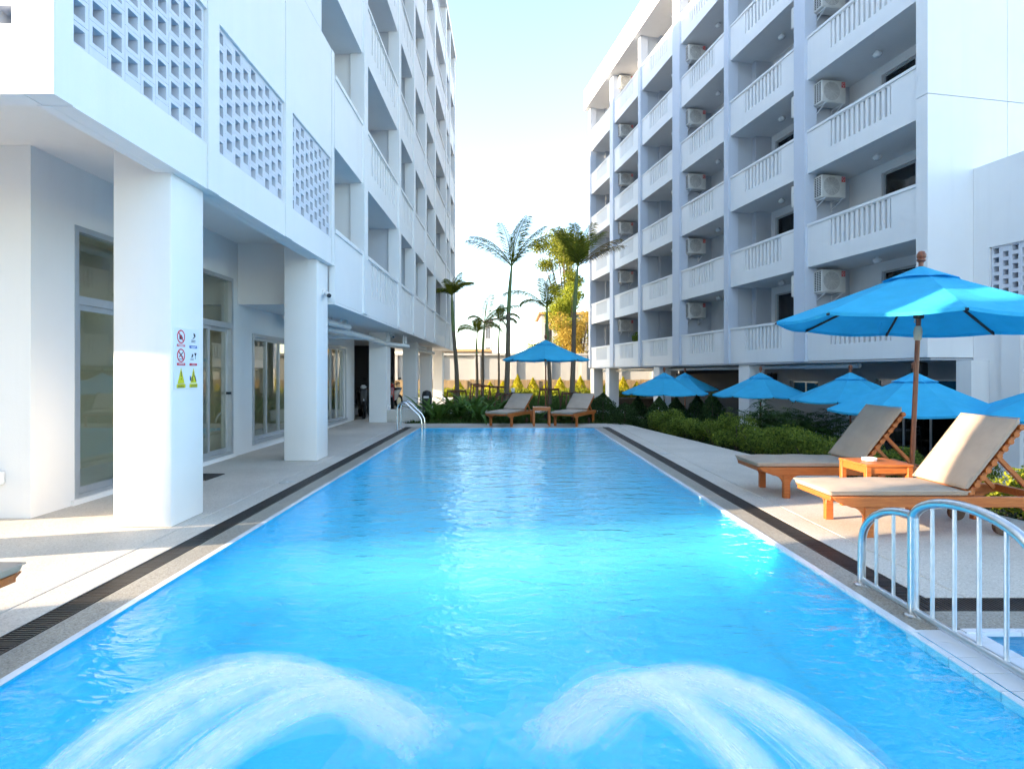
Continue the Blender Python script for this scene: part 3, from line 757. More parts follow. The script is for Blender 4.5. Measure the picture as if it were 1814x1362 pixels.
ab().box(GX - 0.5, -8.8, 9.75, 9.9, 0.02, 3.5).build('inner_wall', 'interior_beige', AX)
ab().box(GX - 0.205, -8.8, 5.66, 9.6, 3.3, 3.5).build('ceiling', 'interior_beige', AX)
ab().box(GX - 0.205, -8.8, 9.9, 16.6, LZ - 0.2, LZ - 0.06).build('ceiling', 'interior_beige', AX)
def glass_door(y0, y1, z0=0.06, z1=2.98, zt=2.14):
    x = GX - 0.06 - AO[0]; y0 -= AO[1]; y1 -= AO[1]; t = 0.06
    f = MB(); f.box(x - 0.05, x + 0.065, y0, y0 + t, z0, z1).box(x - 0.05, x + 0.065, y1 - t, y1, z0, z1).box(x - 0.05, x + 0.065, y0 + t, y1 - t, z1 - t, z1)
    f.box(x - 0.05, x + 0.065, y0 + t, y1 - t, zt, zt + 0.09).box(x - 0.05, x + 0.065, y0 + t, y1 - t, z0, z0 + 0.04)
    o = f.build('sliding_door', 'aluminium', AX)
    MB().box(x - 0.004, x + 0.004, y0 + t, y1 - t, zt + 0.09, z1 - t).build('transom_pane', 'glass_door', o)
    m = (y0 + y1) / 2
    for a, b, dx in ((y0 + t, m + 0.03, 0.02), (m - 0.03, y1 - t, -0.025)):
        l = MB(); l.box(x + dx - 0.018, x + dx + 0.018, a, a + 0.05, z0 + 0.04, zt).box(x + dx - 0.018, x + dx + 0.018, b - 0.05, b, z0 + 0.04, zt)
        l.box(x + dx - 0.018, x + dx + 0.018, a + 0.05, b - 0.05, z0 + 0.04, z0 + 0.11).box(x + dx - 0.018, x + dx + 0.018, a + 0.05, b - 0.05, zt - 0.06, zt)
        l.build('door_leaf', 'aluminium', o)
        MB().box(x + dx - 0.004, x + dx + 0.004, a + 0.05, b - 0.05, z0 + 0.11, zt - 0.06).build('pane', 'glass_door', o)
    MB().box(x + 0.0, x + 0.075, y1 - 0.12, y1 - 0.09, 1.05, 1.09).build('lock', 'sign_black', o)
    ab().box(GX + 0.03, GX, y0 + AO[1] - 0.05, y1 + AO[1] + 0.05, 0, 0.055).build('door_sill', 'plaster_white', AX)
glass_door(6.00, 7.62); glass_door(8.0, 9.45)
for a, b, c, d in d_ops[2:]:
    w = window(AX, GX - 0.07 - AO[0], 1, a - AO[1], b - AO[1], c, d, 4 if b - a > 2 else 3, 'glass_door', 'aluminium', False)
    ab().box(GX + 0.05, GX + 0.001, a - 0.06, b + 0.06, c - 0.07, c).box(GX + 0.02, GX + 0.001, b, b + 0.06, c, d + 0.06).box(GX + 0.02, GX + 0.001, a - 0.06, a, c, d + 0.06).box(GX + 0.021, GX + 0.001, a, b, d, d + 0.06).build('window_surround', 'aluminium', AX)
# unseen block added behind the camera on the left to shade the near deck
NBd = thing('added_shade_block', 'tall white block added behind the viewer on the left to shade the deck', 'building', (-8.0, 2.1, 0), math.atan(0.25))
MB().box(-14, 0, -22, 0, 0, 19).build('wall', 'plaster_white', NBd)
MB().box(-14.2, 0.2, -22.2, 0.0, 19, 19.3).build('roof', 'plaster_white', NBd)

# small fixtures on the left
sg_ = thing('safety_sign', 'white pool safety sign with six red, blue and yellow pictograms on the near column', 'sign', (-3.07, 5.365, 1.25))
MB().box(0.001, 0.009, -0.205, 0.205, 0, 0.575).build('board', 'sign_white', sg_, bevel=0.003, seg=1)
def ring(m, y, z, r, w=0.011, x=0.011):
    n = 28; vs = []; 
    for j in range(n):
        a = 2 * math.pi * j / n
        for rr in (r, r - w):
            for xx in (0.0085, x): vs.append((xx, y + rr * math.cos(a), z + rr * math.sin(a)))
    fs = []
    for j in range(n):
        a = 4 * j; b = 4 * ((j + 1) % n)
        fs += [(a + 1, b + 1, b + 3, a + 3), (a, b, b + 1, a + 1), (a + 2, a + 3, b + 3, b + 2)]
    m.add(vs, fs)
def yb(m, y0, y1, z0, z1, x=0.011): m.box(0.0085, x, y0, y1, z0, z1)
def ybar(m, a, b, w, x=0.0115): m.bar((0.0098, a[0], a[1]), (0.0098, b[0], b[1]), 0.0026, w, (0, -(b[1] - a[1]), b[0] - a[0]))
def ypoly(m, pts, x=0.011): m.add([(0.0085, y, z) for y, z in pts] + [(x, y, z) for y, z in pts], [tuple(range(len(pts), 2 * len(pts))), tuple(reversed(range(len(pts))))] + [(i, (i + 1) % len(pts), len(pts) + (i + 1) % len(pts), len(pts) + i) for i in range(len(pts))])
red = MB()
for z in (0.49, 0.315):
    ring(red, -0.1, z, 0.063); ybar(red, (-0.143, z + 0.043), (-0.057, z - 0.043), 0.011)
yb(red, -0.165, -0.035, 0.398, 0.42); yb(red, -0.165, -0.035, 0.222, 0.245); yb(red, 0.04, 0.165, 0.222, 0.245)
red.build('red_print', 'sign_red', sg_)
blu = MB(); yb(blu, 0.04, 0.165, 0.39, 0.415); yb(blu, 0.045, 0.055, 0.08, 0.125); blu.build('blue_print', 'sign_blue', sg_)
yel = MB(); ypoly(yel, [(-0.155, 0.055), (-0.045, 0.055), (-0.1, 0.20)]); ypoly(yel, [(0.055, 0.055), (0.16, 0.055), (0.107, 0.20)])
yb(yel, -0.17, -0.03, 0.012, 0.048); yb(yel, 0.04, 0.175, 0.012, 0.048); yel.build('yellow_print', 'sign_yellow', sg_)
blk = MB(); X2 = 0.0125
yb(blk, -0.125, -0.085, 0.465, 0.505, 0.0105); yb(blk, -0.082, -0.072, 0.47, 0.49, 0.0105); ybar(blk, (-0.13, 0.30), (-0.07, 0.345), 0.008); ybar(blk, (-0.07, 0.30), (-0.13, 0.345), 0.006); yb(blk, -0.135, -0.07, 0.278, 0.283, 0.0105)
yb(blk, -0.104, -0.096, 0.115, 0.165, X2); yb(blk, -0.104, -0.096, 0.09, 0.10, X2); yb(blk, 0.103, 0.111, 0.115, 0.165, X2); 
ypoly(blk, [(0.085, 0.48), (0.12, 0.485), (0.135, 0.53), (0.105, 0.535), (0.118, 0.50)]); ypoly(blk, [(0.125, 0.50), (0.14, 0.50), (0.14, 0.52), (0.13, 0.52)])
yb(blk, 0.07, 0.14, 0.462, 0.468); yb(blk, 0.07, 0.14, 0.447, 0.453)
ypoly(blk, [(0.07, 0.30), (0.095, 0.305), (0.105, 0.33), (0.085, 0.335)]); ypoly(blk, [(0.12, 0.345), (0.16, 0.345), (0.145, 0.318), (0.135, 0.318)]); yb(blk, 0.138, 0.142, 0.285, 0.318)
yb(blk, 0.055, 0.11, 0.288, 0.292); yb(blk, 0.055, 0.11, 0.276, 0.280)
ybar(blk, (0.06, 0.115), (0.066, 0.07), 0.012, X2); ybar(blk, (0.085, 0.12), (0.095, 0.07), 0.014, X2); ybar(blk, (0.125, 0.13), (0.15, 0.07), 0.015, X2); yb(blk, -0.15, -0.05, 0.052, 0.054, X2)
blk.build('black_print', 'sign_black', sg_)
wht = MB()
for z, ys_ in ((0.412, (-0.155, -0.045)), (0.404, (-0.13, -0.07)), (0.234, (-0.14, -0.06)), (0.234, (0.075, 0.13)), (0.405, (0.055, 0.15)), (0.397, (0.07, 0.13))):
    y = ys_[0]
    while y < ys_[1]:
        w = random.uniform(0.004, 0.009); yb(wht, y, y + w, z - 0.003, z + 0.003, 0.0125); y += w + 0.003
wht.build('white_lettering', 'sign_white', sg_)
grn = MB()
for y0 in (-0.155, 0.055):
    for z in (0.02, 0.034):
        y = y0
        while y < y0 + 0.1: w = random.uniform(0.004, 0.01); yb(grn, y, y + w, z - 0.003, z + 0.003, 0.0125); y += w + 0.003
grn.build('small_lettering', 'sign_black', sg_)

cv = thing('security_camera', 'small bullet security camera on the far square column', 'camera', (-3.07, 9.3, 2.66))
MB().box(0.0005, 0.03, -0.04, 0.04, 0.02, 0.11).build('mount', 'white_metal', cv, bevel=0.006, seg=1)
MB().tube([(0.03, 0, 0.06), (0.08, -0.02, 0.04)], 0.014, 8).build('arm', 'white_metal', cv)
MB().tube([(0.05, 0.06, 0.05), (0.14, -0.12, 0.0)], 0.042, 14).build('body', 'white_metal', cv, True)
MB().tube([(0.139, -0.118, 0.001), (0.1445, -0.129, -0.003)], 0.035, 14).build('lens', 'sign_black', cv)
cv2 = copy_tree(cv); cv2.location = (-3.4, 16.0, 2.42); tag(cv2, 'small security camera hanging under the left building soffit beside the pipes', 'camera')
ub = thing('junction_box', 'small white box on the wall at the left picture edge', 'junction box', (-4.98, 5.45, 0.33))
MB().box(-0.16, 0.12, -0.07, -0.001, 0, 0.13).build('box', 'pvc_white', ub, bevel=0.015)
MB().box(-0.14, 0.10, -0.076, -0.07, 0.02, 0.11).build('cover', 'white_metal', ub)
dm = thing('door_mat', 'dark rubber mat by the glass doors behind the near column', 'mat', (-4.28, 7.6, 0.001))
MB().box(-0.33, 0.33, -0.22, 0.22, 0, 0.012).build('pad', 'mat_rubber', dm); MB().box(-0.33, 0.33, -0.24, -0.22, 0, 0.009).box(-0.33, 0.33, 0.22, 0.24, 0, 0.009).build('border', 'black_plastic', dm)
bn = thing('waste_bin', 'lime green plastic bin behind the far glass door', 'bin', (-5.05, 9.15, 0.02))
MB().lathe([(0.13, 0), (0.17, 0.42), (0.185, 0.43), (0.185, 0.46), (0.16, 0.46), (0.125, 0.02)], 18).build('body', 'lime_plastic', bn, True)
wk = thing('wicker_basket', 'tall golden wicker basket behind the near glass door', 'basket', (-5.1, 6.35, 0.02))
MB().lathe([(0.10, 0), (0.17, 0.35), (0.20, 0.7), (0.16, 1.05), (0.11, 1.2), (0.10, 1.2), (0.14, 1.0), (0.18, 0.7), (0.15, 0.35), (0.08, 0.03)], 18).build('body', 'wicker', wk, True)
# soffit pipes
pp = thing('drain_pipes', 'white plastic drain pipes branching under the left building soffit', 'pipes', (-3.9, 12.0, 2.3))
def pipe(pts, r): return Off((-3.9, 12, 2.3)).tube(pts, r, 10).build('pipe', 'pvc_white', pp, True)
pipe([(-4.35, 11.0, 2.5), (-4.25, 11.3, 2.4), (-3.75, 12.6, 2.34), (-3.62, 14.5, 2.30), (-3.55, 16.0, 2.24)], 0.075)
pipe([(-3.95, 11.0, 2.47), (-3.75, 11.2, 2.45), (-3.58, 12.6, 2.42)], 0.065)
pipe([(-4.9, 13.6, 2.32), (-4.2, 14.3, 2.31), (-3.62, 14.5, 2.30)], 0.06)
pipe([(-3.55, 16.0, 2.24), (-3.3, 17.2, 2.24), (-3.2, 17.8, 2.24)], 0.07)
for y in (11.4, 11.8, 12.2, 12.5): pipe([(-3.58 - (12.6 - y) * 0.14, y, 2.44), (-3.58 - (12.6 - y) * 0.14, y, 2.565)], 0.028)
for y in (17.3, 17.6, 17.8): pipe([(-3.25, y, 2.26), (-3.25, y, 2.565)], 0.028)
pq = thing('drain_pipes', 'white plastic drain pipes under the far end of the left building', 'pipes', (-3.7, 22.0, 2.3))
Off((-3.7, 22, 2.3)).tube([(-4.3, 20.5, 2.4), (-3.7, 22.4, 2.35), (-3.4, 25.5, 2.3)], 0.07, 8).build('pipe', 'pvc_white', pq, True)
Off((-3.7, 22, 2.3)).tube([(-3.6, 21.4, 2.44), (-3.4, 23.0, 2.42)], 0.06, 8).build('pipe', 'pvc_white', pq, True)
tr_ = thing('foot_wash_basin', 'low grey concrete wash basin beside the left columns', 'basin', (-3.1, 16.4, 0))
m = MB(); m.box(-0.55, 0.55, -0.25, 0.25, 0, 0.06).box(-0.55, 0.55, -0.25, -0.19, 0.06, 0.34).box(-0.55, 0.55, 0.19, 0.25, 0.06, 0.34).box(-0.55, -0.49, -0.19, 0.19, 0.06, 0.34).box(0.49, 0.55, -0.19, 0.19, 0.06, 0.34)
m.build('trough', 'path_concrete', tr_, bevel=0.01, seg=1)
MB().tube([(-0.4, 0.22, 0.34), (-0.4, 0.22, 0.48), (-0.4, 0.1, 0.48), (-0.4, 0.06, 0.43)], 0.012, 8).build('tap', 'chrome', tr_, True)

# ------------------------------------------------------------------ pool ladder
ld = thing('pool_ladder', 'polished steel pool ladder at the far left pool edge', 'ladder', (-2.5, 14.0, 0))
for y in (-0.05, 0.42):
    pts = [(-0.27, y, 0), (-0.27, y, 0.5)]
    for t in np.linspace(0, 1, 9)[1:]:
        a = math.pi - t * (math.pi * 0.72); pts.append((-0.12 + 0.15 * math.cos(a), y, 0.5 + 0.18 * math.sin(a)))
    pts += [(0.27, y, 0.36), (0.33, y, 0.25), (0.345, y, 0.1), (0.345, y, -0.75)]
    MB().tube(pts, 0.021, 10).build('rail', 'chrome', ld, True)
    MB().lathe([(0.05, 0), (0.05, 0.012), (0.03, 0.02)], 14, (-0.27, y, 0)).build('flange', 'chrome', ld)
for z in (-0.2, -0.45, -0.7): MB().box(0.31, 0.38, -0.03, 0.40, z - 0.012, z + 0.012).build('step', 'steel', ld)

# ------------------------------------------------------------------ steel fence between the pools
fx = 2.335
fe = thing('steel_fence', 'brushed steel arched fence between the main and the shallow pool', 'fence', (fx, 3.74, 0))
P = lambda y, z: (0, y - 3.74, z)
fr_ = [P(3.74, 0.0), P(3.74, 0.12), P(3.735, 0.28)] + [P(3.735 - 0.46 * (1 - math.cos(t)), 0.28 + 0.30 * math.sin(t)) for t in np.linspace(0.15, math.pi / 2, 10)]
MB().tube(fr_, 0.024, 12).build('small_arch', 'steel', fe, True)
MB().tube([P(3.262, -0.004), P(3.262, 0.575)], 0.029, 12).build('post', 'steel', fe, True)
arc = [P(2.875 + 0.39 * math.cos(t), 0.545 + 0.17 * math.sin(t)) for t in np.linspace(0.0, math.pi, 19)]
MB().tube(arc, 0.026, 12).build('large_arch', 'steel', fe, True)
MB().tube([P(2.485, -0.004), P(2.485, 0.55)], 0.026, 12).build('post', 'steel', fe, True)
MB().tube([P(3.74, 0.035), P(2.0, 0.035)], 0.020, 12).build('bottom_rail', 'steel', fe, True)
for y, z in ((3.59, 0.50), (3.43, 0.56), (3.115, 0.66), (2.96, 0.70), (2.805, 0.70), (2.65, 0.67)):
    MB().tube([P(y, 0.04), P(y, z)], 0.0105, 8).build('bar', 'steel', fe, True)
MB().tube([P(2.455 - 0.0, 0.0), P(2.45, 0.3)] + [P(2.45 - 0.46 * (1 - math.cos(t)), 0.30 + 0.28 * math.sin(t)) for t in np.linspace(0.15, math.pi / 2, 8)], 0.024, 10).build('small_arch', 'steel', fe, True)
for y in (3.74, 3.262):
    MB().lathe([(0.045, -0.003), (0.045, 0.006), (0.03, 0.012)], 14, P(y, 0)).build('flange', 'steel', fe)

# ------------------------------------------------------------------ sun loungers
def cushion(L, Wd, H, name, par, loc, rot, puff=0.012):
    nx, ny = 14, 8; m = MB()
    def top(u, v):
        e = (1 - abs(2 * u - 1) ** 8) * (1 - abs(2 * v - 1) ** 8); return H * (0.70 + 0.30 * e) + puff * math.sin(u * math.pi) * math.sin(v * math.pi) + 0.003 * math.sin(u * 17 + v * 5)
    for i in range(nx + 1):
        for j in range(ny + 1):
            u, v = i / nx, j / ny; m.v.append((u * L, (v - 0.5) * Wd, top(u, v)))
    for i in range(nx + 1):
        for j in range(ny + 1): u, v = i / nx, j / ny; m.v.append((0.012 + u * (L - 0.024), (v - 0.5) * (Wd - 0.024), 0))
    A = lambda i, j, l=0: l * (nx + 1) * (ny + 1) + i * (ny + 1) + j
    for i in range(nx):
        for j in range(ny): m.f.append((A(i, j), A(i + 1, j), A(i + 1, j + 1), A(i, j + 1))); m.f.append((A(i, j, 1), A(i, j + 1, 1), A(i + 1, j + 1, 1), A(i + 1, j, 1)))
    for i in range(nx): m.f.append((A(i, 0, 1), A(i + 1, 0, 1), A(i + 1, 0), A(i, 0))); m.f.append((A(i, ny), A(i + 1, ny), A(i + 1, ny, 1), A(i, ny, 1)))
    for j in range(ny): m.f.append((A(0, j), A(0, j + 1), A(0, j + 1, 1), A(0, j, 1))); m.f.append((A(nx, j, 1), A(nx, j + 1, 1), A(nx, j + 1), A(nx, j)))
    o = m.build(name, 'cushion_beige', par, True); o.location = loc; o.rotation_euler = rot
    o.data.set_sharp_from_angle(angle=R(60)); bv = o.modifiers.new('bevel', 'BEVEL'); bv.width = 0.016; bv.segments = 3; bv.limit_method = 'ANGLE'; bv.angle_limit = R(50)
    pz = MB().tube([(0.0, -Wd / 2, H * 0.66), (L, -Wd / 2, H * 0.66), (L, Wd / 2, H * 0.66), (0, Wd / 2, H * 0.66), (0, -Wd / 2, H * 0.66)], 0.006, 5)
    pz.build('piping', 'cushion_beige', o)
    return o
LW = 0.64; BA = R(52)
def make_lounger(BA=BA):
    t = thing('sun_lounger', 'x', 'sun lounger')
    zt = 0.345; zb = 0.255
    for s in (-1, 1):
        y = s * (LW / 2 - 0.02)
        # side rail, tapering upwards at the foot end
        poly = [(0.0, zt), (1.95, zt), (1.95, zb + 0.02), (1.85, zb), (0.16, zb), (0.04, zt - 0.045)]
        MB().prism(poly, -0.02, 0.02, Matrix(((1, 0, 0, 0), (0, 0, -1, y), (0, 1, 0, 0), (0, 0, 0, 1)))).build('side_rail', 'teak', t, bevel=0.005, seg=1)
        for lx in (0.31, 1.72):
            yl = s * (LW / 2 - 0.037)
            leg = [(lx - 0.035, zb + 0.0), (lx - 0.035, 0), (lx + 0.035, 0), (lx + 0.035, zb)]
            MB().box(lx - 0.036, lx + 0.036, y - 0.026, y + 0.026, 0, zb - 0.001).build('leg', 'teak', t, bevel=0.004, seg=1)
            for q in (-1, 1):
                br = [(lx + q * 0.036, zb - 0.002), (lx + q * 0.145, zb - 0.002)] + [(lx + q * (0.036 + 0.109 * (1 - math.sin(a))), zb - 0.002 - 0.115 * (1 - math.cos(a))) for a in np.linspace(0.2, math.pi / 2, 6)]
                if q < 0: br = br[::-1]
                MB().prism(br, -0.012, 0.012, Matrix(((1, 0, 0, 0), (0, 0, -1, y), (0, 1, 0, 0), (0, 0, 0, 1)))).build('leg_bracket', 'teak', t)
    MB().box(0.0, 0.05, -LW / 2 + 0.041, LW / 2 - 0.041, zt - 0.045, zt - 0.002).build('end_rail', 'teak', t, bevel=0.004, seg=1)
    MB().box(1.89, 1.94, -LW / 2 + 0.041, LW / 2 - 0.041, zb + 0.02, zt - 0.002).build('end_rail', 'teak', t, bevel=0.004, seg=1)
    sl = MB().box(-0.03, 0.03, -LW / 2 + 0.042, LW / 2 - 0.042, -0.018, 0).mesh('slat', 'teak')
    for i in range(13): obj(sl, 'slat', t, (0.09 + i * 0.085, 0, zt - 0.004))
    px = 1.19; ca, sa = math.cos(BA), math.sin(BA)
    # backrest: two rails and slats whose rounded ends show at the side
    for s in (-1, 1):
        y = s * (LW / 2 - 0.075)
        MB().bar((px, y, zt - 0.01), (px + 0.74 * ca, y, zt - 0.01 + 0.74 * sa), 0.03, 0.04).build('back_rail', 'teak', t)
        MB().bar((px + 0.46 * ca, y * 0.9, zt - 0.02 + 0.46 * sa), (px + 0.64, y * 0.9, zt - 0.03), 0.03, 0.035).build('prop', 'teak', t)
    bs = MB().tube([(0, -LW / 2 + 0.01, 0), (0, LW / 2 - 0.01, 0)], 0.026, 8).mesh('back_slat', 'teak', True)
    for i in range(10):
        d = 0.03 + i * 0.078; obj(bs, 'back_slat', t, (px + d * ca - 0.02 * sa, 0, zt + 0.015 + d * sa + 0.0 * ca))
    wm = MB().tube([(0, -0.018, 0), (0, 0.018, 0)], 0.075, 18).mesh('wheel', 'dark_wood', True)
    for s in (-1, 1): obj(wm, 'wheel', t, (1.50, s * (LW / 2 - 0.07), 0.078))
    cushion(1.20, LW - 0.02, 0.065, 'seat_cushion', t, (-0.02, 0, zt + 0.001), (0, 0, 0))
    cushion(0.76, LW - 0.02, 0.065, 'back_cushion', t, (px + 0.005 - 0.04 * sa, 0, zt + 0.045), (0, -BA, 0))
    return t
lg = make_lounger()
GL = 'sun loungers around the pool'
def place_l(o, x, y, rz, lab): o.location = (x, y, 0); o.rotation_euler = (0, 0, rz); tag(o, lab, 'sun lounger', GL)
place_l(lg, 2.76, 5.13, 0.0, 'sunlit teak sun lounger with beige cushion nearest the steel fence')
for x, y, rz, lab in ((2.80, 6.64, 0.0, 'shaded teak sun lounger with beige cushion behind the small teak table on the right'),
                      ):
    place_l(copy_tree(lg), x, y, rz, lab)
lg2 = make_lounger(R(31)); lg2['label'] = 'x'; first = True
for x, y, rz, lab in ((-0.34, 14.62, R(66), 'teak sun lounger with grey cushion at the far pool end, left of the table'),
                      (1.36, 14.62, R(64), 'teak sun lounger with grey cushion at the far pool end, next to the dark conifer'),
                      (-2.60, 2.70, math.pi, 'sun lounger whose cushion corner shows at the left picture edge')):
    place_l(lg2 if first else copy_tree(lg2), x, y, rz, lab); first = False

def make_table():
    t = thing('side_table', 'x', 'table'); h = 0.5; w = 0.235
    for i in range(5):
        a = -w + i * 0.094
        MB().box(-w, w, a + 0.001, a + 0.093, h - 0.025, h).build('top_board', 'teak', t, bevel=0.003, seg=1)
    for sx in (-1, 1):
        MB().box(sx * (w - 0.035), sx * (w - 0.015), -w + 0.056, w - 0.056, h - 0.09, h - 0.0255).build('apron', 'teak', t)
        MB().box(-w + 0.056, w - 0.056, sx * (w - 0.035), sx * (w - 0.015), h - 0.09, h - 0.0255).build('apron', 'teak', t)
        for sy in (-1, 1): MB().box(sx * (w - 0.055), sx * (w - 0.005), sy * (w - 0.055), sy * (w - 0.005), 0, h - 0.0255).build('leg', 'teak', t, bevel=0.004, seg=1)
    return t
tb = make_table(); tb.location = (3.75, 5.79, 0); tag(tb, 'small square teak table with white ashtray between the right loungers', 'table', 'teak side tables')
t2 = copy_tree(tb); t2.location = (0.86, 15.1, 0); t2['label'] = 'small square teak table between the two far loungers'
ash = thing('ashtray', 'round white ashtray on the near teak table', 'ashtray', (3.70, 5.80, 0.5))
MB().lathe([(0.05, 0), (0.068, 0.006), (0.072, 0.03), (0.066, 0.034), (0.058, 0.03), (0.05, 0.012), (0.005, 0.010)], 20).build('dish', 'ceramic_white', ash, True)

# ------------------------------------------------------------------ umbrellas
def make_umbrella(Rr=1.42, rot=R(158), zr=1.96, zt=2.62):
    u = thing('patio_umbrella', 'x', 'umbrella')
    MB().tube([(0, 0, 0.02), (0, 0, zt + 0.02)], 0.024, 14).build('pole', 'pole_wood', u, True)
    MB().lathe([(0.024, zt), (0.045, zt + 0.02), (0.045, zt + 0.035), (0.036, zt + 0.045), (0.045, zt + 0.055), (0.046, zt + 0.085), (0.03, zt + 0.12), (0.004, zt + 0.13)], 14).build('finial', 'pole_wood', u, True)
    ang = [rot + i * math.pi / 4 for i in range(8)]
    def surf(u_, a0, a1, s):
        # u_: 0 apex .. 1 rim, s across the panel; straight ribs, panels slightly sagging between them
        p0 = Vector((math.cos(a0), math.sin(a0), 0)) * Rr * u_; p1 = Vector((math.cos(a1), math.sin(a1), 0)) * Rr * u_
        p = p0.lerp(p1, s); z = zt - 0.05 - (zt - 0.05 - zr) * (u_ ** 0.93)
        sag = 0.035 * math.sin(math.pi * s) * u_
        return (p.x, p.y, z - sag)
    for i in range(8):
        a0, a1 = ang[i], ang[i] + math.pi / 4; m = MB(); nu, ns = 10, 8; b = 0
        for iu in range(nu + 1):
            uu = 0.10 + 0.90 * iu / nu
            for js in range(ns + 1): m.v.append(surf(uu, a0, a1, js / ns))
        for iu in range(nu):
            for js in range(ns): k = iu * (ns + 1) + js; m.f.append((k, k + ns + 1, k + ns + 2, k + 1))
        b = len(m.v)
        for js in range(ns + 1): x, y, z = surf(1.0, a0, a1, js / ns); m.v.append((x * 0.998, y * 0.998, z - 0.035))
        for js in range(ns): k = nu * (ns + 1) + js; m.f.append((k, b + js, b + js + 1, k + 1))
        m.build('canopy_panel', 'canopy_blue', u, True)
    # vent cap, lifted off the canopy with a scalloped hem
    m = MB(); n = 48
    for iu in range(6):
        uu = 0.02 + 0.24 * iu / 5
        for j in range(n):
            a = rot + 2 * math.pi * j / n; fr = (j % 6) / 6; rr = Rr * uu * (math.cos(math.pi / 8) / math.cos((fr - 0.5) * math.pi / 4))
            z = zt - 0.03 - (zt - 0.05 - zr) * (uu ** 0.93) + (0.012 * abs(math.sin(fr * math.pi)) if iu == 5 else 0)
            m.v.append((rr * math.cos(a), rr * math.sin(a), z))
    for iu in range(5):
        for j in range(n): j2 = (j + 1) % n; m.f.append((iu * n + j, (iu + 1) * n + j, (iu + 1) * n + j2, iu * n + j2))
    m.build('vent_cap', 'canopy_blue', u, True)
    MB().lathe([(0.03, 2.0), (0.05, 2.01), (0.05, 2.1), (0.03, 2.12)], 12).build('hub', 'dark_wood', u)
    MB().lathe([(0.026, 1.76), (0.036, 1.78), (0.042, 1.85), (0.036, 1.9), (0.026, 1.92)], 12).build('rope_wrap', 'rope_cloth', u, True)
    MB().tube([(0.03, -0.02, 1.86), (0.035, 0.015, 1.92), (-0.02, 0.035, 1.97), (-0.035, -0.015, 2.02), (0.02, -0.04, 2.07), (0.03, 0, 2.15)], 0.006, 5).build('rope', 'rope_cloth', u)
    for a in ang:
        c, s_ = math.cos(a), math.sin(a)
        p1 = (c * Rr * 0.99, s_ * Rr * 0.99, zr - 0.022); p0 = (c * 0.05, s_ * 0.05, zt - 0.155)
        MB().bar(p0, p1, 0.018, 0.024).build('rib', 'dark_wood', u)
        q = 0.52; mid = tuple(p0[i] + (p1[i] - p0[i]) * q for i in range(3))
        MB().bar((c * 0.05, s_ * 0.05, 2.06), (mid[0], mid[1], mid[2] - 0.02), 0.018, 0.022).build('strut', 'dark_wood', u)
        MB().bar((c * (Rr - 0.05), s_ * (Rr - 0.05), zr - 0.0), (c * (Rr + 0.012), s_ * (Rr + 0.012), zr - 0.032), 0.024, 0.02).build('rib_tip', 'black_plastic', u)
    MB().lathe([(0.24, 0), (0.25, 0.015), (0.25, 0.055), (0.22, 0.075), (0.05, 0.085), (0.045, 0.30), (0.03, 0.31)], 24).build('base', 'black_plastic', u, True)
    MB().tube([(-0.35, 0.1, zr), (-0.36, 0.1, zr - 0.13)], 0.008, 4).build('tie_strap', 'canopy_blue', u)
    return u
um = make_umbrella(); UG = 'blue pool umbrellas'
def place_u(o, x, y, z, sc, rz, lab, tilt=(0, 0, 0)):
    o.location = (x, y, z); o.scale = (sc, sc, (1.055 if z < -1 else sc) if sc > 0.93 else 0.95); o.rotation_euler = (tilt[0], tilt[1], rz); tag(o, lab, 'umbrella', UG)
place_u(um, 4.42, 6.22, 0, 1.0, 0.0, 'large sunlit blue umbrella with wooden pole between the right loungers', (0.0, R(2.6), 0))
for x, y, z, sc, rz, lab in ((1.10, 17.0, -0.05, 0.92, 0.3, 'blue umbrella standing behind the two far loungers'),
                             (5.0, 18.2, GZ, 0.95, 0.1, 'blue umbrella beyond the hedge, farthest left of the courtyard row'),
                             (7.1, 22.8, GZ, 0.95, 0.5, 'blue umbrella half hidden behind another one near the dark undercroft'),
                             (7.35, 16.5, GZ, 0.95, 0.2, 'blue umbrella in front of the broad white column and dark green palms'),
                             (8.1, 13.4, GZ, 0.95, 0.45, 'blue umbrella behind the backrest of the shaded lounger'),
                             (7.0, 9.75, GZ, 0.97, 0.15, 'blue umbrella seen just behind the near umbrella pole'),
                             (8.35, 8.2, GZ, 1.0, 0.35, 'blue umbrella cut off by the right picture edge')):
    place_u(copy_tree(um), x, y, z, sc, rz, lab)

# ------------------------------------------------------------------ vegetation helpers
def leaf_cloud(name, mat, pts, size, aspect=0.55, up=0.3, parent=None, kind=None):
    """one small bent leaf (two triangles) at each point, random orientation"""
    n = len(pts); pts = np.asarray(pts)
    d = RNG.normal(size=(n, 3)); d[:, 2] += up; d /= np.linalg.norm(d, axis=1)[:, None]
    s = np.cross(d, RNG.normal(size=(n, 3))); s /= np.linalg.norm(s, axis=1)[:, None]
    L = size * RNG.uniform(0.6, 1.3, (n, 1)); w = L * aspect * 0.5
    v = np.empty((n, 4, 3)); v[:, 0] = pts - d * L * 0.5; v[:, 2] = pts + d * L * 0.5
    nn = np.cross(d, s); mid = pts + nn * L * 0.08
    v[:, 1] = mid + s * w; v[:, 3] = mid - s * w
    me = bpy.data.meshes.new(name); me.vertices.add(n * 4); me.vertices.foreach_set('co', v.reshape(-1))
    me.loops.add(n * 4); me.loops.foreach_set('vertex_index', np.arange(n * 4)); me.polygons.add(n)
    me.polygons.foreach_set('loop_start', np.arange(n) * 4); me.update(calc_edges=True); me.materials.append(MATS[mat])
    o = bpy.data.objects.new(name, me); COL.objects.link(o)
    if parent: o.parent = parent
    if kind: o['kind'] = kind
    return o
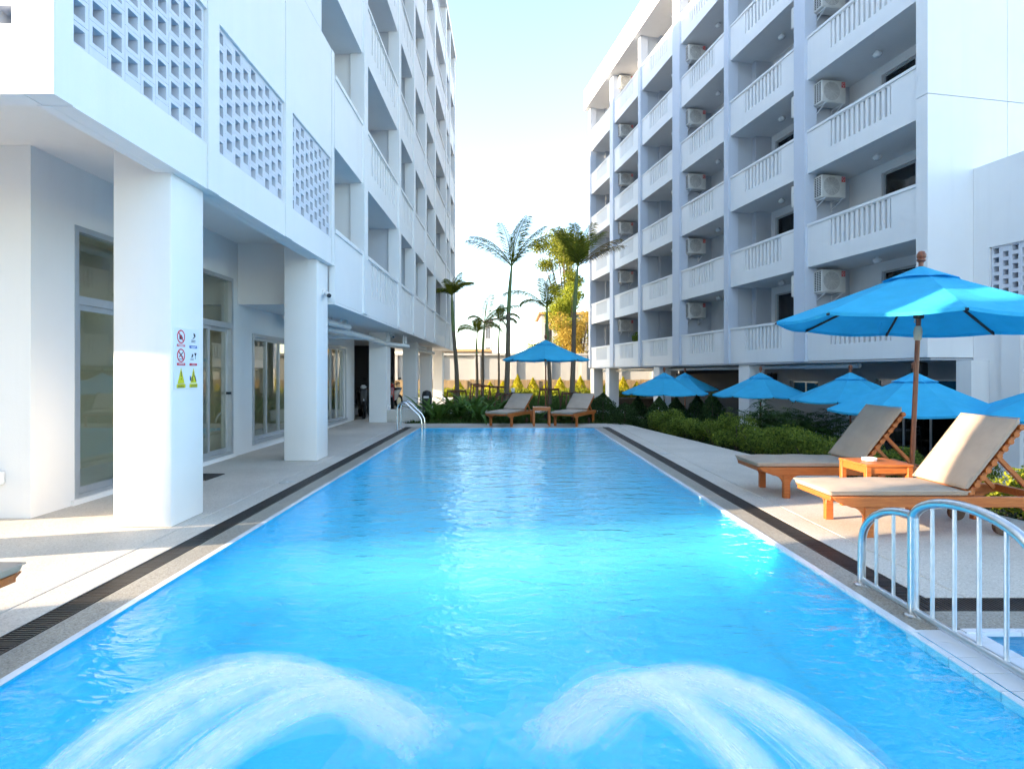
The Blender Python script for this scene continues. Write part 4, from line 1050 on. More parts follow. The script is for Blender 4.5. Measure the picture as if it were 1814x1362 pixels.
def shell_pts(n, c, r, thick=0.35, flat=0.0):
    d = RNG.normal(size=(n, 3)); d /= np.linalg.norm(d, axis=1)[:, None]
    rad = 1 - thick * RNG.random((n, 1)) ** 1.5
    return np.asarray(c) + d * rad * np.asarray(r)
def shrub(name, label, loc, w, h, mat, n=2600, size=0.045, cat='shrub', group=None, cone=False, ovoid=False):
    t = thing(name, label, cat, loc, group=group)
    if cone:
        z = RNG.random(n) ** 1.25; a = RNG.random(n) * 2 * math.pi
        rad = (w / 2) * (np.minimum(1, (1 - z) * 1.25 + 0.03) if not ovoid else np.maximum(0.03, 1 - z ** 2.6)) * np.minimum(1, z * 6 + 0.55) * (1 - 0.4 * RNG.random(n) ** 2) * (1 + 0.16 * np.sin(a * 5 + z * 22) + 0.1 * np.sin(a * 9 - z * 35))
        pts = np.stack([rad * np.cos(a), rad * np.sin(a), 0.04 + z * h], 1)
    else:
        cl = []; k = 9
        for i in range(k):
            c = (random.uniform(-.27, .27) * w, random.uniform(-.27, .27) * w, h * random.uniform(0.32, 0.72)); r = (w * random.uniform(.2, .3), w * random.uniform(.2, .3), h * random.uniform(.2, .3))
            cl.append(shell_pts(n // k, c, r, 0.6))
        pts = np.concatenate(cl)
    leaf_cloud('foliage', mat, pts, size, parent=t)
    m = MB()
    for i in range(5):
        a = random.random() * 6.28; m.tube([(0, 0, -0.05), (0.15 * w * math.cos(a), 0.15 * w * math.sin(a), h * 0.35), (0.26 * w * math.cos(a), 0.26 * w * math.sin(a), h * 0.62)] if not cone else [(0, 0, -0.05), (0.02 * math.cos(a), 0.02 * math.sin(a), h * 0.5), (0, 0, h * 0.9)], [0.018, 0.012, 0.005], 5)
    m.build('stem', 'tree_bark', t)
    return t
ORD = ['first', 'second', 'third', 'fourth', 'fifth', 'sixth', 'seventh', 'eighth', 'ninth', 'tenth', 'eleventh', 'twelfth', 'thirteenth', 'fourteenth', 'fifteenth']
# hedge along the deck edge, counted from the near end
protos = []
hy = [5.6, 6.5, 7.4, 8.25, 9.0, 9.75, 10.45, 11.15, 11.85, 12.55, 13.25, 13.95, 14.6]
for i, y in enumerate(hy):
    w = 1.0 if i > 2 else 0.95; h = random.uniform(0.62, 0.74) if i > 2 else 0.6
    x = EDGE(y) + 0.52 + random.uniform(-.05, .05)
    lab = f'{ORD[i]} leafy shrub from the near end of the hedge along the right deck'
    if i < 4:
        s = shrub('hedge_shrub', lab, (x, y, -0.15), w, h + 0.04, 'leaf_hedge', 5200, 0.042, group='hedge shrubs along the deck'); protos.append(s)
    else:
        s = copy_tree(protos[i % 4]); s.location = (x, y, -0.15); s.rotation_euler = (0, 0, random.random() * 6.28); q = random.uniform(0.92, 1.12); s.scale = (1.05, 1.05, q); s['label'] = lab
shrub('golden_shrub', 'sunlit yellow-green bush behind the near lounger at the right picture edge', (5.32, 5.55, -0.14), 0.95, 0.72, 'leaf_lime', 5200, 0.045, group='yellow-green shrubs')
# dark conifers behind the hedge
con = None
for i, (px, Y, base, top, lab) in enumerate(((1068, 16.6, -0.1, 0.78, 'dark round-topped conifer at the far pool corner beside the lounger'),
        (1107, 15.8, -0.14, 0.55, 'dark green conifer right of the far pool corner in front of the end column'),
        (1168, 15.0, -0.9, 0.70, 'dark pointed conifer under the left edge of the leftmost courtyard umbrella'),
        (1130, 19.5, -1.2, 0.52, 'small dark conifer below the leftmost courtyard umbrella'),
        (1198, 19.5, -1.2, 0.50, 'dark conifer behind the pole of the leftmost courtyard umbrella'),
        (1236, 18.0, -1.2, 0.62, 'slim dark conifer beneath the overlap of two courtyard umbrellas'),
        (1262, 17.0, -1.2, 0.74, 'broad dark green conifer left of the dining chairs'))):
    h = top - base; w = 0.62 if i < 2 else 0.75
    loc = ((px - 902) / 1000 * Y, Y, base)
    if con is None: con = s = shrub('conifer', lab, loc, 0.8, 1.0, 'leaf_dark', 6500, 0.045, 'conifer', 'dark conifers on the right', True, True)
    else: s = copy_tree(con); s.location = loc; s['label'] = lab; s.rotation_euler = (0, 0, i * 1.3)
    s.scale = (w / 0.8 * 1.5, w / 0.8 * 1.5, h)
# golden cypress row in front of the far fence
gold = None; gi = 0
for px, top in ((778, 682), (793, 690), (812, 676), (838, 684), (868, 680), (891, 679), (917, 668), (944, 673), (968, 680), (992, 673), (1028, 670), (1056, 672), (1072, 684), (1104, 672), (1128, 680), (1160, 684)):
    Y = 35.9 + random.uniform(-.3, .3); z = CAM_H - (top - 661) / 1000 * Y; base = -0.1
    lab = f'{ORD[gi] if gi < 15 else "last"} yellow conical cypress from the left, in front of the wooden fence'
    loc = ((px - 902) / 1000 * Y, Y, base)
    if gold is None: gold = s = shrub('golden_cypress', lab, loc, 1.0, 1.0, 'leaf_gold', 2600, 0.085, 'cypress', 'golden cypresses along the fence', True)
    else: s = copy_tree(gold); s.location = loc; s['label'] = lab; s.rotation_euler = (0, 0, gi)
    s.scale = (0.95, 0.95, z - base + 0.1); gi += 1
pts = []
for i in range(34):
    x = -5.5 + i * 0.42; pts.append(shell_pts(420, (x, 35.0 + random.uniform(-.3, .3), 0.12), (0.5, 0.4, 0.34 + random.uniform(-.1, .12)), 0.6))
lowh = leaf_cloud('low_hedge', 'leaf_lime', np.concatenate(pts), 0.11, kind='stuff'); tag(lowh, 'low yellow-green ground planting below the cypresses', 'ground cover')
# lawn: grass blades on the near garden bed
g_pts = np.stack([RNG.uniform(-2.9, 3.9, 26000), RNG.uniform(15.78, 19.5, 26000), RNG.uniform(-0.08, 0.03, 26000)], 1)
lawn = leaf_cloud('lawn_grass', 'grass', g_pts, 0.14, 0.16, 2.0, kind='stuff'); tag(lawn, 'short dark green grass and ground cover behind the far pool edge', 'grass')
g_pts = np.stack([RNG.uniform(-2.9, 4.3, 30000), RNG.uniform(22.6, 33.5, 30000), RNG.uniform(-0.08, 0.05, 30000)], 1)
lawn2 = leaf_cloud('lawn_grass', 'grass', g_pts, 0.22, 0.16, 2.0, kind='stuff'); tag(lawn2, 'green lawn beyond the garden path under the palms', 'grass')
# scattered ground cover in the planter bed
q = RNG.uniform(4.5, 16.2, 9000); g_pts = np.stack([4.16 - 0.163 * (q - 9.8) + RNG.uniform(0.05, 1.45, 9000), q, RNG.uniform(-0.14, -0.06, 9000)], 1)
tag(leaf_cloud('ground_cover', 'leaf_dark', g_pts, 0.06, 0.5, 0.8, kind='stuff'), 'dark ground cover under the hedge', 'ground cover')

def strap_leaf(m, base, az, L, w, rise, droop, seg=8):
    dx, dy = math.cos(az), math.sin(az); sx, sy = -dy, dx; b = len(m.v)
    for i in range(seg + 1):
        t = i / seg; r = L * (t * 0.9); z = L * (rise * t - droop * t * t)
        ww = w * (0.55 + 0.9 * t) * (1 - t ** 3) + 0.002
        c = (base[0] + dx * r, base[1] + dy * r, base[2] + z)
        m.v += [(c[0] + sx * ww, c[1] + sy * ww, c[2] + ww * 0.35), c, (c[0] - sx * ww, c[1] - sy * ww, c[2] + ww * 0.35)]
    for i in range(seg):
        k = b + i * 3; m.f += [(k, k + 1, k + 4, k + 3), (k + 1, k + 2, k + 5, k + 4)]
def strap_plant(label, loc, n, L, name='lily_plant'):
    t = thing(name, label, 'plant', loc, group='strap-leaved plants at the far pool end')
    for i in range(n):
        m = MB(); strap_leaf(m, (random.uniform(-.05, .05), random.uniform(-.05, .05), 0.1), i * 2.4 + random.uniform(-.3, .3), L * random.uniform(.75, 1.1), 0.055, random.uniform(.7, 1.25), random.uniform(.35, .85))
        m.build('leaf', 'leaf_strap', t, True)
    MB().lathe([(0.07, -0.05), (0.075, 0.05), (0.05, 0.18), (0.02, 0.24)], 10).build('stem', 'terracotta', t, True)
for x, y, n, L, lab in ((-2.05, 16.4, 20, 0.72, 'green strap-leaved lily plant in the bed behind the pool ladder'),
                        (-2.55, 17.2, 18, 0.7, 'strap-leaved lily plant farthest left, beside the left building corner'),
                        (-1.52, 17.3, 20, 0.75, 'tall strap-leaved lily plant in front of the leftmost palm'),
                        (-0.88, 16.3, 22, 0.82, 'large bright green strap-leaved plant left of the far loungers'),
                        (-1.25, 18.4, 18, 0.8, 'strap-leaved plant behind the large bright green one'),
                        (-0.45, 17.6, 16, 0.7, 'strap-leaved plant between the palm stakes behind the left far lounger'),
                        (1.45, 16.6, 14, 0.62, 'strap-leaved plant behind the table between the far loungers')):
    strap_plant(lab, (x, y, -0.08), n + 4, L * 1.4)

# palms
def frond(m, base, az, L, elev, droop, nl=26, leafL=0.42, twist=0.0):
    dx, dy = math.cos(az), math.sin(az); pts = []
    for i in range(nl + 1):
        t = i / nl; a = elev - droop * t ** 1.4
        pts.append(a)
    p = Vector(base); path = [p.copy()]
    for i in range(nl):
        a = pts[i]; p = p + Vector((dx * math.cos(a), dy * math.cos(a), math.sin(a))) * (L / nl); path.append(p.copy())
    m.tube(path[::2] + [path[-1]], [0.018 * (1 - 0.8 * i / (nl / 2 + 1)) + 0.003 for i in range(len(path[::2]) + 1)], 5)
    for i in range(3, nl + 1):
        t = i / nl; q = path[i]; tan = (path[i] - path[i - 1]).normalized(); side = Vector((-dy, dx, 0)); upv = side.cross(tan)
        ll = leafL * (0.45 + 0.9 * math.sin(math.pi * min(1, t * 0.85 + 0.12))) * random.uniform(.85, 1.1)
        for s in (-1, 1):
            d = (side * s * 0.75 + tan * 0.65 + upv * (0.28 + random.uniform(-.1, .1))).normalized(); w = tan.cross(d).cross(d); w = w.normalized() * 0.014
            e = q + d * ll * 0.55; f = q + d * ll + Vector((0, 0, -0.22 * ll))
            b = len(m.v); m.v += [tuple(q - w * 0.5), tuple(q + w * 0.5), tuple(e + w), tuple(e - w), tuple(f)]; m.f += [(b, b + 1, b + 2, b + 3), (b + 3, b + 2, b + 4)]
def palm(label, px0, px1, Y, ycrown, fr, r=0.085, base=-0.08, sup=True, suplab=None):
    x0 = (px0 - 902) / 1000 * Y; x1 = (px1 - 902) / 1000 * Y; zc = CAM_H - (ycrown - 661) / 1000 * Y
    t = thing('palm_tree', label, 'palm tree', (x0, Y, base), group='young palms in the garden'); H = zc - base; dx = x1 - x0
    zs = 0.68 * H; k = 9
    P = lambda u: (dx * u ** 1.5 + 0.03 * math.sin(u * 6), 0.02 * math.sin(u * 5), H * u)
    tr = MB(); n = 22
    for i in range(n): pass
    tr.tube([P(0.68 * i / n) for i in range(n + 1)], [r * (1.18 - 0.35 * i / n + (0.05 if i % 2 else 0)) for i in range(n + 1)], 10).build('trunk', 'palm_bark', t, True)
    MB().tube([P(0.67 + 0.33 * i / 8) for i in range(9)], [r * q for q in (0.84, 0.86, 0.86, 0.82, 0.76, 0.68, 0.58, 0.46, 0.34)], 10).build('crownshaft', 'palm_green', t, True)
    top = P(0.99)
    for az, L, el, dr, mt in fr:
        m = MB(); frond(m, top, R(az), L, R(el), R(dr), 40, 0.46 * (L / 1.8) ** 0.5); m.build('frond', mt, t)
    m = MB(); m.tube([top, (top[0] + 0.05, top[1], top[2] + 0.7), (top[0] + 0.16, top[1], top[2] + 1.3 * (fr[0][1] / 1.9))], [0.03, 0.018, 0.004], 6).build('spear_leaf', 'leaf_palm', t)
    if sup:
        f = thing('tree_stake_frame', suplab, 'tree support', (x0, Y, base), random.random(), 'wooden stake frames round the palms')
        hh = sup
        for sx in (-1, 1):
            for sy in (-1, 1): MB().tube([(sx * 0.36, sy * 0.36, 0), (sx * 0.27, sy * 0.27, hh)], 0.032, 7).build('stake', 'stake_wood', f, True)
            MB().tube([(sx * 0.15, -0.36, hh - 0.04), (sx * 0.15, 0.36, hh - 0.04)], 0.026, 7).build('cross_bar', 'stake_wood', f, True)
            MB().tube([(-0.36, sx * 0.15, hh - 0.08), (0.36, sx * 0.15, hh - 0.08)], 0.026, 7).build('cross_bar', 'stake_wood', f, True)
        MB().tube([(0.13 * math.cos(a), 0.13 * math.sin(a), hh - 0.05) for a in np.linspace(0, 6.28, 14)], 0.03, 6).build('binding', 'mat_rubber', f)
    return t
lp, ldry = 'leaf_palm', 'leaf_palm_dry'
palm('young palm with stubby crown at the corner of the left building', 809, 801, 24.0, 522, [(20, 1.2, 62, 70, lp), (60, 1.15, 70, 60, lp), (150, 1.0, 55, 90, lp), (200, 0.95, 50, 100, lp), (330, 1.1, 65, 90, lp), (270, 0.9, 60, 80, lp), (45, 1.1, 80, 30, lp), (120, 1.0, 75, 50, lp)], 0.088, sup=0.78, suplab='wooden stake frame round the palm at the left building corner')
palm('small palm with short arching fronds, second trunk from the left', 844, 846, 30.0, 588, [(20, 1.5, 62, 110, lp), (160, 1.4, 55, 110, lp), (200, 1.2, 40, 90, lp), (340, 1.7, 45, 110, lp), (90, 1.2, 75, 60, ldry), (270, 1.2, 70, 90, lp)], 0.07, sup=0.95, suplab='wooden stake frame round the small palm, second trunk from the left')
palm('slender palm with one upright and one right-leaning frond', 853, 859, 28.0, 572, [(70, 1.9, 78, 45, lp), (8, 2.1, 50, 55, lp), (40, 1.6, 62, 70, lp), (195, 1.0, 60, 100, lp), (350, 1.3, 40, 110, ldry)], 0.075, sup=0.9, suplab='wooden stake frame round the slender palm with the right-leaning frond')
palm('thin young palm just left of the tall central palm', 882, 886, 28.0, 568, [(15, 1.0, 40, 100, lp), (345, 1.2, 55, 110, lp), (80, 1.0, 80, 40, lp)], 0.05, sup=0.85, suplab='wooden stake frame round the thin palm left of the tallest one')
palm('tallest palm in the middle with a feathery fan crown', 896, 907, 22.0, 470, [(60, 2.3, 82, 40, lp), (15, 2.2, 66, 38, lp), (300, 2.1, 76, 50, lp), (165, 2.2, 62, 60, lp), (190, 2.0, 48, 45, lp), (120, 2.1, 80, 35, lp), (350, 1.9, 58, 45, lp)], 0.095, sup=0.72, suplab='wooden stake frame round the tallest palm in the middle')
palm('palm behind the far umbrella with a long frond arching left', 973, 969, 24.0, 545, [(178, 2.2, 52, 85, lp), (60, 1.6, 84, 25, lp), (30, 1.5, 72, 40, lp), (200, 1.4, 45, 95, lp), (110, 1.5, 80, 30, lp)], 0.085, sup=0.85, suplab='wooden stake frame round the palm behind the far umbrella')
palm('dark palm with an upright brush crown next to the right building', 1012, 1024, 22.5, 470, [(90, 2.0, 82, 30, lp), (160, 1.9, 70, 30, lp), (20, 1.9, 66, 35, lp), (350, 2.0, 48, 40, ldry), (8, 2.1, 40, 35, ldry), (200, 1.7, 74, 30, lp), (300, 1.8, 72, 35, lp), (250, 1.7, 76, 30, lp), (45, 1.8, 70, 30, lp), (135, 1.8, 78, 30, lp)], 0.095, sup=0.74, suplab='wooden stake frame round the brush-crowned palm next to the right building')

# rhapis palms under the right building
def rhapis(label, loc, n=9, h=1.7):
    t = thing('fan_palm', label, 'palm plant', loc, group='dark fan palms under the right building')
    for i in range(n):
        a = random.random() * 6.28; d = random.uniform(.05, .45); hh = h * random.uniform(.55, 1.0)
        b = Vector((d * math.cos(a), d * math.sin(a), hh)); m = MB(); m.tube([(b.x * 0.6, b.y * 0.6, 0), (b.x, b.y, hh * 0.6), tuple(b)], [0.015, 0.012, 0.006], 5)
        for k in range(6):
            fa = random.random() * 6.28; fe_ = random.uniform(-.2, .9); L = random.uniform(.3, .42)
            c = b + Vector((math.cos(fa) * math.cos(fe_), math.sin(fa) * math.cos(fe_), math.sin(fe_))) * L
            c.z -= random.uniform(0, 0.45); m.tube([tuple(b), tuple(c)], 0.005, 3, False)
            for q in range(9):
                qa = fa + (q - 4) * 0.28; dd = Vector((math.cos(qa) * 0.85, math.sin(qa) * 0.85, 0.25 - abs(q - 4) * 0.07)); e = c + dd * 0.17; f = c + dd * 0.32 + Vector((0, 0, -0.07)); s = Vector((-dd.y, dd.x, 0)).normalized() * 0.018
                bb = len(m.v); m.v += [tuple(c), tuple(e + s), tuple(f), tuple(e - s)]; m.f += [(bb, bb + 1, bb + 2, bb + 3)]
        m.build('cane', 'leaf_fan', t)
    return t
for i, (px, Y, lab) in enumerate(((1345, 15.0, 'dark fan palm beside the broad white column'), (1385, 14.6, 'dark fan palm in the middle of the group under the right building'), (1425, 14.2, 'dark fan palm right of the middle of the group'), (1465, 13.9, 'dark fan palm nearest the shaded lounger backrest'))):
    rhapis(lab, ((px - 902) / 1000 * Y, Y, GZ), 20, 1.75)

# dining chairs in the courtyard undercroft
def chair(label, loc, rz):
    t = thing('dining_chair', label, 'chair', loc, rz, 'dining chairs under the right building')
    MB().box(-0.21, 0.21, -0.21, 0.21, 0.43, 0.47).build('seat', 'shelf_beige', t)
    for sx in (-1, 1):
        MB().tube([(sx * 0.2, -0.2, 0), (sx * 0.2, -0.2, 0.44)], 0.016, 6).build('leg', 'white_metal', t); MB().tube([(sx * 0.2, 0.2, 0), (sx * 0.2, 0.2, 0.45), (sx * 0.2, 0.26, 0.9)], 0.016, 6).build('leg', 'white_metal', t)
    for z in (0.6, 0.72, 0.84): MB().box(-0.2, 0.2, 0.2 + (z - 0.45) * 0.12, 0.22 + (z - 0.45) * 0.12, z, z + 0.07).build('back_slat', 'white_metal', t)
for px, Y, rz, lab in ((1240, 20.0, 0.4, 'dining chair left of the conifer gap under the right building'), (1283, 17.6, -0.3, 'dining chair with white frame left of the broad column'), (1296, 18.6, 0.2, 'dining chair directly beside the broad white column')):
    chair(lab, ((px - 902) / 1000 * Y, Y, GZ), rz)
dt = thing('dining_table', 'pale dining table between the courtyard chairs', 'table', (0.372 * 18.6, 18.6, GZ))
MB().box(-0.45, 0.45, -0.45, 0.45, 0.71, 0.75).build('top', 'white_metal', dt); MB().tube([(0, 0, 0), (0, 0, 0.71)], 0.04, 8).build('pedestal', 'dark_wood', dt); MB().lathe([(0.25, 0), (0.25, 0.02), (0.05, 0.05)], 14).build('foot', 'dark_wood', dt)
# potted plant on the balcony
po = thing('potted_plant', 'red potted plant on the lowest far balcony of the right building', 'potted plant', local_world(0.4, 4.35 * BW, Z0 + 0.14 + 1.0))
MB().lathe([(0.16, -1.0), (0.22, -0.3), (0.26, 0.05), (0.24, 0.05), (0.2, -0.3)], 14).build('pot', 'red_pot', po, True)
leaf_cloud('foliage', 'leaf_hedge', shell_pts(500, (0, 0, 0.3), (0.3, 0.3, 0.28), 0.8), 0.1, parent=po)

# ------------------------------------------------------------------ motorbikes in the undercroft
def motorbike(label, loc, rz, bm, hl=None):
    t = thing('motorbike', label, 'motorbike', loc, rz, 'parked motorbikes')
    for y in (-0.62, 0.62):
        w = MB(); w.tube([(0.0, y + 0.24 * math.cos(a), 0.27 + 0.24 * math.sin(a)) for a in np.linspace(0, 6.2832, 22)], 0.05, 8, False); wo = w.build('wheel', 'tyre', t, True)
        MB().tube([(-0.02, y, 0.27), (0.02, y, 0.27)], 0.16, 14).build('rim', 'steel', wo)
    b = MB(); b.prism([(-0.55, 0.62), (-0.75, 0.80), (-0.15, 0.72), (0.12, 0.50), (0.35, 0.48), (0.45, 0.95), (0.55, 0.92), (0.58, 0.40), (0.25, 0.28), (-0.3, 0.34)], -0.11, 0.11, Matrix(((0, 0, 1, 0), (1, 0, 0, 0), (0, 1, 0, 0), (0, 0, 0, 1))))
    b.build('body', bm, t, bevel=0.03)
    MB().box(-0.12, 0.12, -0.68, -0.05, 0.76, 0.84).build('seat', 'black_plastic', t, bevel=0.03)
    MB().tube([(-0.34, 0.36, 1.06), (-0.12, 0.46, 1.0), (0.12, 0.46, 1.0), (0.34, 0.36, 1.06)], 0.016, 8).build('handlebar', 'black_plastic', t, True)
    MB().tube([(0, 0.62, 0.27), (0, 0.46, 0.95)], 0.03, 8).build('fork', 'steel', t)
    MB().lathe([(0.02, 0), (0.09, 0.03), (0.1, 0.08), (0.05, 0.13)], 14, (0, 0.5, 0.92)).build('headlight', hl or bm, t, True)
    for s in (-1, 1):
        MB().tube([(s * 0.25, 0.42, 1.02), (s * 0.32, 0.40, 1.2)], 0.008, 6).box(s * 0.26, s * 0.38, 0.39, 0.41, 1.18, 1.26).build('mirror', 'black_plastic', t)
    MB().tube([(0.13, -0.1, 0.3), (0.15, -0.7, 0.38)], 0.04, 10).build('exhaust', 'steel', t, True)
motorbike('dark motorbike with white headlight parked in the left undercroft', (-4.75, 18.2, -0.02), R(200), 'bike_dark', 'bike_white')
motorbike('dark motorbike parked behind the one with the white headlight', (-4.35, 18.9, -0.02), R(170), 'bike_dark')
motorbike('dark red motorbike seen between two left columns', (-4.5, 21.2, -0.02), R(200), 'bike_red')
motorbike('white motorbike farthest back between two left columns', (-4.75, 22.6, -0.02), R(160), 'bike_white')

# ------------------------------------------------------------------ small garden things
bo = thing('bollard_light', 'dark bollard light with pale top left of the far lounger backrest', 'bollard', (0.15, 22.5, -0.08))
MB().tube([(0, 0, 0), (0, 0, 0.72)], 0.075, 14).build('post', 'black_plastic', bo, True); MB().lathe([(0.07, 0.72), (0.07, 0.83), (0.085, 0.835), (0.085, 0.87), (0.01, 0.89)], 14).build('head', 'ceramic_white', bo, True)
wb = thing('litter_bin', 'dark round-topped litter bin beside the left building end', 'bin', (-3.15, 21.6, -0.05))
MB().lathe([(0.17, 0), (0.19, 0.5), (0.19, 0.62), (0.15, 0.75), (0.02, 0.8)], 18).build('body', 'black_plastic', wb, True); MB().box(-0.1, 0.1, -0.2, -0.17, 0.5, 0.58).build('flap', 'white_metal', wb)

# ------------------------------------------------------------------ far fence, boundary wall, houses, trees
fn = thing('wooden_fence', 'weathered brown board fence in front of the white boundary wall', 'fence', (0, 37, -0.1))
pk = [MB().box(-0.15, 0.15, -0.012 - 0.006 * k, 0.012, 0, 1.06 + 0.015 * k).mesh('board', 'fence_wood') for k in range(3)]
for i in range(66): obj(pk[random.randrange(3)], 'board', fn, (-8 + i * 0.31, random.uniform(-.01, .01), random.uniform(-.03, .02)), (0, 0, random.uniform(-.02, .02)))
for i in range(9): MB().box(-0.07, 0.07, -0.09, -0.03, 0, 1.0).build('post', 'fence_wood', fn).location = (-7.5 + i * 2.35, 0, 0)
for z in (0.25, 0.85): MB().box(-8.1, 12.4, 0.02, 0.06, z, z + 0.08).build('rail', 'fence_wood', fn)
bw = thing('boundary_wall', 'long white boundary wall with pilasters at the far garden end', 'wall', (0, 40, -0.1))
MB().box(-18, 14, 0, 0.15, 0, 2.75).build('wall', 'plaster_cream', bw)
for px in (700, 733, 776, 846, 910, 972, 1034, 1096, 1160):
    x = (px - 902) / 1000 * 40; MB().box(x - 0.2, x + 0.2, -0.16, -0.001, 0, 2.75).build('pilaster', 'plaster_cream', bw)
MB().box(-18, 14, -0.2, 0.2, 2.752, 2.9).build('coping', 'plaster_cream', bw)
def house(label, x0, x1, Y, z1, cols, rows, depth=8, roof='roof_orange', mat='plaster_cream'):
    t = thing('house', label, 'house', ((x0 + x1) / 2, Y, GZ)); w = (x1 - x0) / 2; H = z1 - GZ
    cw = 2 * w / cols; rh = (H - 1) / rows; op = []
    for c in range(cols):
        for r in range(rows): op.append((-w + cw * (c + 0.25), -w + cw * (c + 0.75), 1 + rh * (r + 0.2), 1 + rh * (r + 0.75)))
    m = MB().wall_x(0, 0.25, -w, w, 0, H, op); m.v = [(y, x, z) for x, y, z in m.v]; m.f = [f[::-1] for f in m.f]; m.build('wall', mat, t)
    MB().box(-w, w, 0.9, depth, 0, H - 0.05).build('rear_block', mat, t)
    for a, b, c, d in op:
        f = MB().box(a, b, 0.10, 0.12, c, d).build('window', 'glass_dark', t); MB().box((a + b) / 2 - 0.03, (a + b) / 2 + 0.03, 0.06, 0.10, c, d).build('mullion', 'white_metal', f)
    MB().box(-w - 0.3, w + 0.3, -0.4, depth + 0.2, H, H + 0.25).build('roof', roof, t)
house('low house with pale orange roof band behind the boundary wall on the left', -10.5, -2.2, 58, 3.6, 5, 1)
house('slim beige tower block seen between the left palms', -3.85, -2.75, 88, 9.4, 1, 3, 5, 'plaster_cream')
house('warm beige house behind the orange tree next to the right building', 3.2, 8.8, 56, 7.2, 4, 2, 8, 'roof_orange')
def tree(label, x, Y, h, blobs, mat, n, size, tr=0.22):
    t = thing('broadleaf_tree', label, 'tree', (x, Y, GZ), group='trees beyond the boundary wall')
    MB().tube([(0, 0, 0), (0.1, 0, h * 0.3), (-0.05, 0.1, h * 0.55), (0.1, 0, h * 0.8)], [tr, tr * 0.8, tr * 0.55, tr * 0.2], 9).build('trunk', 'tree_bark', t, True)
    for (bx_, by, bz, r) in blobs[::2]:
        MB().tube([(0, 0, h * 0.4), (bx_ * 0.5, by * 0.5, (h * 0.4 + bz) / 2 + 0.3), (bx_, by, bz)], [tr * 0.5, tr * 0.3, 0.02], 6).build('limb', 'tree_bark', t, True)
    pts = np.concatenate([shell_pts(int(n / len(blobs)), (bx_, by, bz), (r, r, r * 0.75), 1.0) for bx_, by, bz, r in blobs])
    leaf_cloud('crown', mat, pts, size, 0.6, parent=t)
def blobs(k, rx, ry, z0, z1, r):
    out = []
    for i in range(k):
        a = random.random() * 6.28; q = random.random() ** 0.5; out.append((rx * q * math.cos(a), ry * q * math.sin(a), random.uniform(z0, z1), r * random.uniform(.6, 1.15)))
    return out
tree('tall yellow-green tree rising above the others beside the right building', 5.0, 49, 14.4, blobs(22, 2.8, 2.2, 11.9, 14.4, 1.2) + blobs(8, 1.4, 2.0, 8.5, 11.5, 0.8), 'leaf_tree', 26000, 0.15)
tree('yellow tree in the middle of the group behind the far umbrella', 4.9, 46, 8.5, blobs(20, 1.7, 1.4, 4.6, 9.3, 1.0), 'leaf_lime', 18000, 0.14)
tree('orange-leaved dry tree next to the far corner of the right building', 5.6, 44, 8.0, blobs(26, 1.9, 1.2, 2.2, 7.2, 0.95), 'leaf_autumn', 22000, 0.12)
tree('low green tree left of the orange one, above the far umbrella', 2.6, 45, 6.2, blobs(14, 1.0, 1.0, 2.8, 5.8, 0.85), 'leaf_tree', 14000, 0.13)

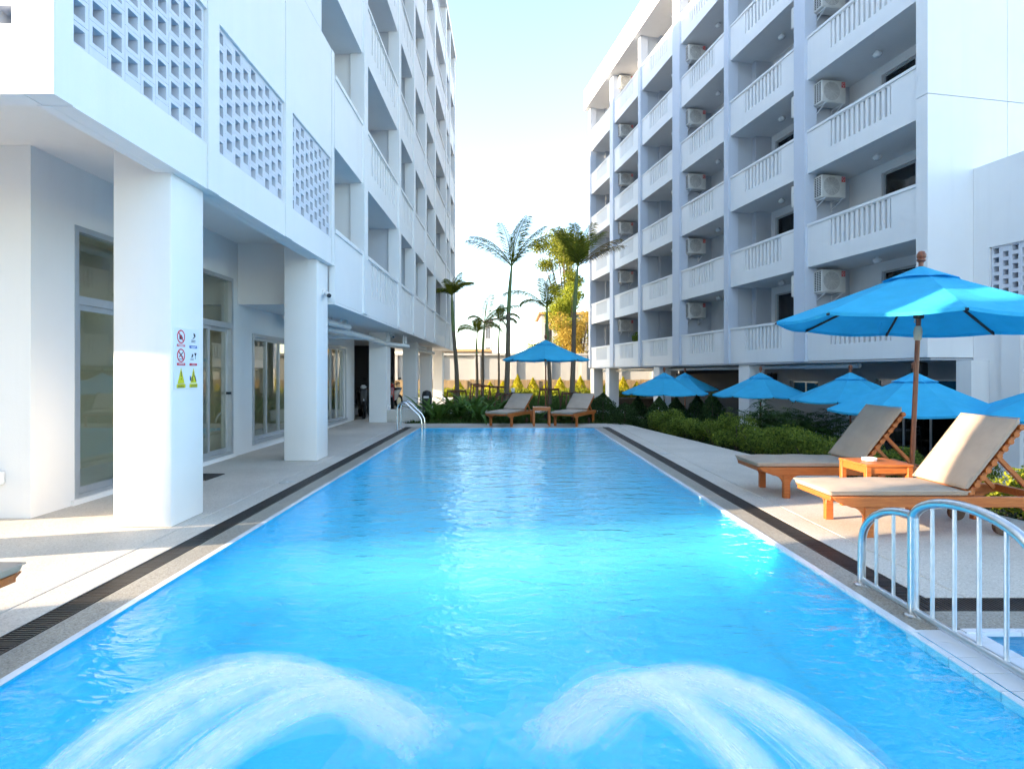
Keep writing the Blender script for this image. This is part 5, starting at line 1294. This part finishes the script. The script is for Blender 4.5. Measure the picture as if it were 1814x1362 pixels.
# ------------------------------------------------------------------ water jets
def jet(label, S0, L0, h, wS, wL, n, seed):
    rn = np.random.default_rng(seed); S0 = Vector(S0); L0 = Vector(L0)
    t = thing('water_jet', label, 'water jet', (L0.x, L0.y, -0.01), group='water jets in the pool')
    ax = (L0 - S0); ax.z = 0; side = Vector((-ax.y, ax.x, 0)).normalized(); fwd = ax.normalized()
    for nm, cnt, r0, r1, mt in (('stream', 64, 0.018, 0.046, 'jet_soft'), ('streaks', 90, 0.0015, 0.004, 'jet_water')):
        m = MB()
        for i in range(cnt):
            e = rn.random()
            if e < 0.30: o = -0.93 + rn.normal() * 0.10
            elif e < 0.46: o = 0.88 + rn.normal() * 0.14
            else: o = rn.uniform(-1, 1)
            zoff = rn.normal() * 0.016; dl = rn.normal() * 0.06; hh = h * (1 + rn.normal() * 0.03 + 0.05 * o); ph = rn.random() * 6; roll = rn.normal() * 0.7
            s0 = side * (o * wS + rn.normal() * 0.01); l0 = side * (o * wL + rn.normal() * 0.045) + fwd * (dl - 0.05)
            a0 = 0.0 if nm == 'stream' else max(0.0, rn.uniform(-0.5, 0.6)); a1 = 1.0 if nm == 'stream' else min(1.0, a0 + rn.uniform(0.3, 0.9))
            rr = rn.uniform(r0, r1); b = len(m.v); wv = side * math.cos(roll) + Vector((0, 0, math.sin(roll)))
            for k in range(21):
                u = a0 + (a1 - a0) * k / 20; p = (S0 + s0).lerp(L0 + l0, u); p.z = S0.z * (1 - u) + 4 * hh * u * (1 - u) + zoff * (1 - 0.6 * u) + 0.004 * math.sin(9 * u + ph)
                q = p - Vector((L0.x, L0.y, -0.01)); w = rr * (0.7 + 0.8 * u) * min(1, 0.15 + k / 5, 0.15 + (20 - k) / 5 if nm != 'stream' else 1)
                bow = wv.cross(fwd) * w * 0.35
                m.v += [tuple(q - wv * w), tuple(q + bow), tuple(q + wv * w)]
            for k in range(20):
                j = b + 3 * k; m.f += [(j, j + 1, j + 4, j + 3), (j + 1, j + 2, j + 5, j + 4)]
        m.build(nm, mt, t, True, kind='stuff')
    # droplets round the landing point
    dr = MB()
    for i in range(260):
        a = rn.random() * 6.28; q = abs(rn.normal()) * 0.16; r = rn.uniform(0.001, 0.0035); c = (q * math.cos(a), q * math.sin(a), abs(rn.normal()) * 0.06)
        dr.add([(c[0] + r, c[1], c[2]), (c[0] - r, c[1], c[2]), (c[0], c[1] + r, c[2]), (c[0], c[1] - r, c[2]), (c[0], c[1], c[2] + r), (c[0], c[1], c[2] - r)], [(0, 2, 4), (2, 1, 4), (1, 3, 4), (3, 0, 4), (2, 0, 5), (1, 2, 5), (3, 1, 5), (0, 3, 5)])
    dr.build('droplets', 'foam', t, True, kind='stuff')
    # churned foam mound
    for q, (s, hgt) in enumerate(((0.13, 0.055), (0.20, 0.03), (0.30, 0.014))):
        f = MB(); nr, na = 10, 32
        for i in range(nr + 1):
            for j in range(na):
                a = 2 * math.pi * j / na; r = s * i / nr * (1 + 0.15 * math.sin(3 * a + q) + 0.1 * math.sin(7 * a)); f.v.append((r * math.cos(a), r * math.sin(a), hgt * math.exp(-(2.0 * i / nr) ** 2) - hgt * 0.03 + 0.004 * rn.random() * (1 - i / nr)))
        for i in range(nr):
            for j in range(na): j2 = (j + 1) % na; f.f.append((i * na + j, (i + 1) * na + j, (i + 1) * na + j2, i * na + j2))
        f.build('foam', 'jet_soft' if q else 'jet_water', t, True)
jet('white water jet arching in from the lower left into the pool', (-1.02, 1.02, 0.32), (-0.38, 2.22, 0), 0.34, 0.19, 0.09, 300, 3)
jet('white water jet arching in from the lower right into the pool', (0.81, 1.02, 0.32), (0.20, 2.22, 0), 0.34, 0.19, 0.09, 300, 5)
